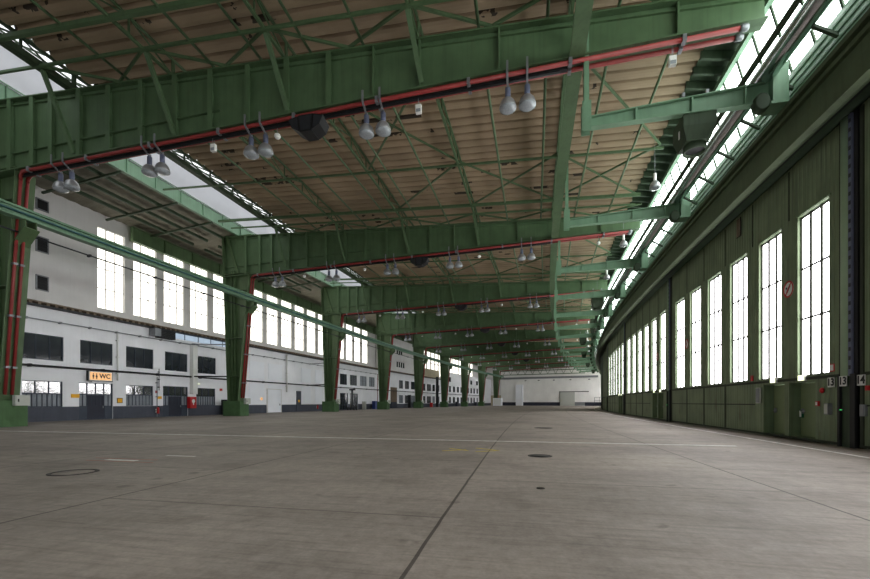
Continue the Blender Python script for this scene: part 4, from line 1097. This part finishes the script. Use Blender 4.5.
# far blind leaf end by the end wall is part of the wall
# ---- signs and fittings on the door side
def plate(label, k, z, txt, w=.3, h=.33, u=UD-.1):
    t = thing('number_plate', label, 'sign', fr(u, k, z)); g = MB(); g.box(-.01,.02,-w/2,w/2,-h/2,h/2); g.build('plate', WHITEPL, t)
    text_mesh('digits', txt, .34, BLACK, t, Matrix.Translation((-.014, 0, 0)) @ TX_RIGHT)
plate('white plate numbered 13 on the nearest full hangar door', -.1175, 2.12, '13')
plate('white plate numbered 13 on the green door post', -.1515, 2.13, '13', u=UD-.16)
plate('white plate numbered 14 on the door at the right edge', -.186, 2.13, '14')
def prohib(label, k, z, r=.33):
    t = thing('prohibition_sign', label, 'sign', fr(UD-.03, k, z), 'round prohibition signs on the doors')
    g = MB(); g.lathe([(r*.98,0),(r*.98,-.012)], 28, (0,0,0), 'x'); g.build('disc', WHITEPL, t)
    g = MB(); ring = []
    for j in range(32):
        a = 2*pi*j/32; ring.append([Vector((x, rr*cos(a), rr*sin(a))) for x, rr in ((-.012, r), (-.02, r), (-.02, r*.8), (-.012, r*.8))])
    g.loft(ring+[ring[0]], caps=False); g.bar((-.019, -.5*r, .62*r), (-.019, .5*r, -.62*r), .1*r*2, .004, (1,0,0)); g.build('red_ring', SIGNRED, t)
    g = MB(); g.bar((-.016, .3*r, -.35*r), (-.016, -.28*r, .35*r), .1, .004, (1,0,0)); g.ext([(-.014,-.1*r,.55*r),(-.014,-.42*r,.52*r),(-.014,-.38*r,.18*r)], [(-.018,-.1*r,.55*r),(-.018,-.42*r,.52*r),(-.018,-.38*r,.18*r)]); g.box(-.018,-.014,.25*r,.5*r,.05*r,.3*r); g.build('arrow', BLACK, t)
prohib('red ringed prohibition sign between the two nearest tall windows', .0135, 5.93)
prohib('red ringed prohibition sign at the farther end of the nearest full door', .607, 5.3)
prohib('red ringed prohibition sign on the second full hangar door', .975, 5.2)
def exitsign(label, k, z):
    t = thing('exit_sign', label, 'exit sign', fr(UD-.04, k, z), 'lit exit signs over the wicket doors')
    g = MB(); g.box(-.08,.02,-.19,.19,-.11,.11); g.build('housing', WHITEPL, t); g = MB(); g.box(-.09,-.08,-.17,.17,-.095,.095); g.build('lit_face', EXITG, t)
for i, (nm) in enumerate(('nearest', 'second', 'third')):
    for a, b in DRS[:]:
        exitsign('lit pale exit sign over the %s wicket door of the %s full hangar door' % ('right' if a < .1 else 'left', nm), lk(i)+(a+b)/2-.007, 2.36)
def rbox(name, label, cat, k, z, w, h, d, m, m2=None, u=UD-.06):
    t = thing(name, label, cat, fr(u, k, z)); g = MB(); g.box(-d,.01,-w/2,w/2,-h/2,h/2); g.build('body', m, t)
    g = MB(); g.box(-d-.012,-d,-w/2+.03,w/2-.03,-h/2+.03,h/2-.03); g.build('face', m2 or m, t); return t
t = thing('alarm_bell', 'round red alarm bell on the door right of the wicket doors', 'bell', fr(UD-.05, -.0945, 1.86))
g = MB(); g.lathe([(.03,.0),(.05,-.05)], 12, (0,0,0), 'x'); g.build('mount', BLACK, t); g = MB(); g.lathe([(.1,-.04),(.1,-.06),(.07,-.1),(.02,-.11)], 18, (0,0,0), 'x'); g.build('gong', REDBOX, t)
rbox('call_point', 'small red call point beside the right wicket door', 'call point', -.08, 1.4, .14, .18, .05, REDBOX, WHITEPL)
rbox('switch_box', 'grey switch box with yellow label near the door post', 'switch box', -.1115, 1.22, .2, .38, .12, GREYM, BOXG)
rbox('fire_sign', 'small red and white fire sign above the 13 plate', 'sign', -.1165, 2.62, .22, .26, .01, SIGNRED, WHITEPL)
rbox('switch_box', 'grey switch box on the door at the right edge, under the 14', 'switch box', -.190, 1.2, .2, .36, .06, GREYM)
rbox('call_point', 'red round button on the door at the far right edge', 'button', -.1985, 1.88, .13, .15, .05, REDBOX)
rbox('vent_grille', 'grey louvred vent grille left of the two wicket doors', 'vent', .127, 1.75, .34, .7, .05, BOXG, GREYM)
rbox('fire_sign', 'small red sign left of the vent grille under the windows', 'sign', .158, 2.55, .2, .25, .02, SIGNRED)
rbox('status_light', 'green status light on the casing under the post plate', 'light', -.1515, 1.2, .14, .07, .03, DARKM, LED, u=UD-.19)
rbox('padlock_cover', 'green emergency handle cover with white tag on the right wicket door', 'handle cover', .005-.0, 1.0, .16, .3, .08, mat('emergency_green', (20, 92, 62), .4), WHITEPL, u=UD+.36)
rbox('hatch_slot', 'dark rusty slot high on the door above the second tall window', 'slot', .225, 10.0, .42, .9, .01, BLACK, TIMBER)
rbox('status_light', 'green status light on the second post from the right', 'light', .80, 1.25, .14, .09, .03, DARKM, LED, u=UD-.2)
# ------------------------------------------------------------------ floor markings and covers
def strip(name, label, prof_k, m, cat='floor line'):
    (u0, u1, k0, k1) = prof_k; M = fr((u0+u1)/2, (k0+k1)/2, .004); g = MB(); s = max(1, int((k1-k0)*12))
    g.loft([[W(u0,k0+(k1-k0)*i/s,.001),W(u1,k0+(k1-k0)*i/s,.001),W(u1,k0+(k1-k0)*i/s,.005),W(u0,k0+(k1-k0)*i/s,.005)] for i in range(s+1)], False)
    tag(g.build(name, m, M=M), label, cat)
strip('floor_line', 'long worn white line on the floor beside the hangar doors', (38.28, 38.42, -1.2, 8.2), PWHITE)
strip('floor_line', 'worn white line crossing the floor from columns to doors', (1.5, 36.4, -.180, -.1715), PWHITE)
strip('floor_line', 'short white bar painted on the floor at the left', (20.1, 21.0, -.4965, -.4915), PWHITE)
strip('floor_line', 'pink line on the floor before the manhole', (18.7, 20.6, -.535, -.5335), PRED)
strip('floor_line', 'pink line on the floor behind the manhole patch', (18.9, 20.9, -.556, -.5545), PRED)
strip('floor_line', 'whitish patch painted between the two pink lines', (19.3, 20.2, -.549, -.541), PWHITE)
for i, (u0, k) in enumerate(((27.2, -.345), (27.3, -.333), (28.1, -.318), (28.2, -.345))):
    M = fr(u0+.3, k, .004); g = MB(); s = (1, -1, -1, 1)[i]; g.bar((-.3, -.22*s, 0), (.35, .22*s, 0), .07, .006)
    tag(g.build('floor_mark', PYEL, M=M, local=True), '%s yellow chevron stroke on the floor from the left' % ORD[i], 'floor mark', 'yellow floor marks')
def cover(label, u, k, r, ring=True):
    t = thing('manhole_cover', label, 'manhole cover', fr(u, k, 0), 'iron covers in the floor')
    g = MB(); rr = []
    for j in range(40):
        a = 2*pi*j/40; rr.append([Vector((q*cos(a), q*sin(a), z)) for q, z in ((r, .001), (r, .008), (r*.82, .008), (r*.82, .001))])
    g.loft(rr+[rr[0]], caps=False); g.build('rim', IRON, t)
    g = MB(); g.lathe([(r*.8, .001), (r*.8, .005), (.01, .006)], 28); g.build('lid', FLOOR if ring else IRON, t)
cover('round manhole with dark iron rim in the floor at the left', 20.5, -.632, .42)
cover('small dark round drain cover in the middle of the floor', 30.0, -.386, .32, False)
cover('small dark round drain cover farther along the floor', 30.5, .268, .5, False)
cover('tiny dark floor plug beside the radial slab joint', 29.85, -.612, .07, False)
# ------------------------------------------------------------------ world, camera
w = bpy.data.worlds.new('World'); SC.world = w; w.use_nodes = True
w.node_tree.nodes['Background'].inputs[0].default_value = srgb(236, 242, 250); w.node_tree.nodes['Background'].inputs[1].default_value = .6
cd = bpy.data.cameras.new('camera'); cam = bpy.data.objects.new('camera', cd); COL.objects.link(cam); SC.camera = cam
cd.sensor_fit = 'HORIZONTAL'; cd.sensor_width = 36; cd.lens = 411/870*36; cd.shift_y = (402.2-289.5)/870
cd.clip_start = .1; cd.clip_end = 1000
cam.location = (0, 0, CAMH); cam.rotation_euler = (pi/2, 0, 0)
SC.view_settings.view_transform = 'Standard'; SC.view_settings.look = 'None'; SC.view_settings.gamma = 1; SC.view_settings.exposure = .15
SC.cycles.use_denoising = True
SC.cycles.max_bounces = 8; SC.cycles.diffuse_bounces = 6; SC.cycles.glossy_bounces = 3
SC.cycles.sample_clamp_indirect = 6
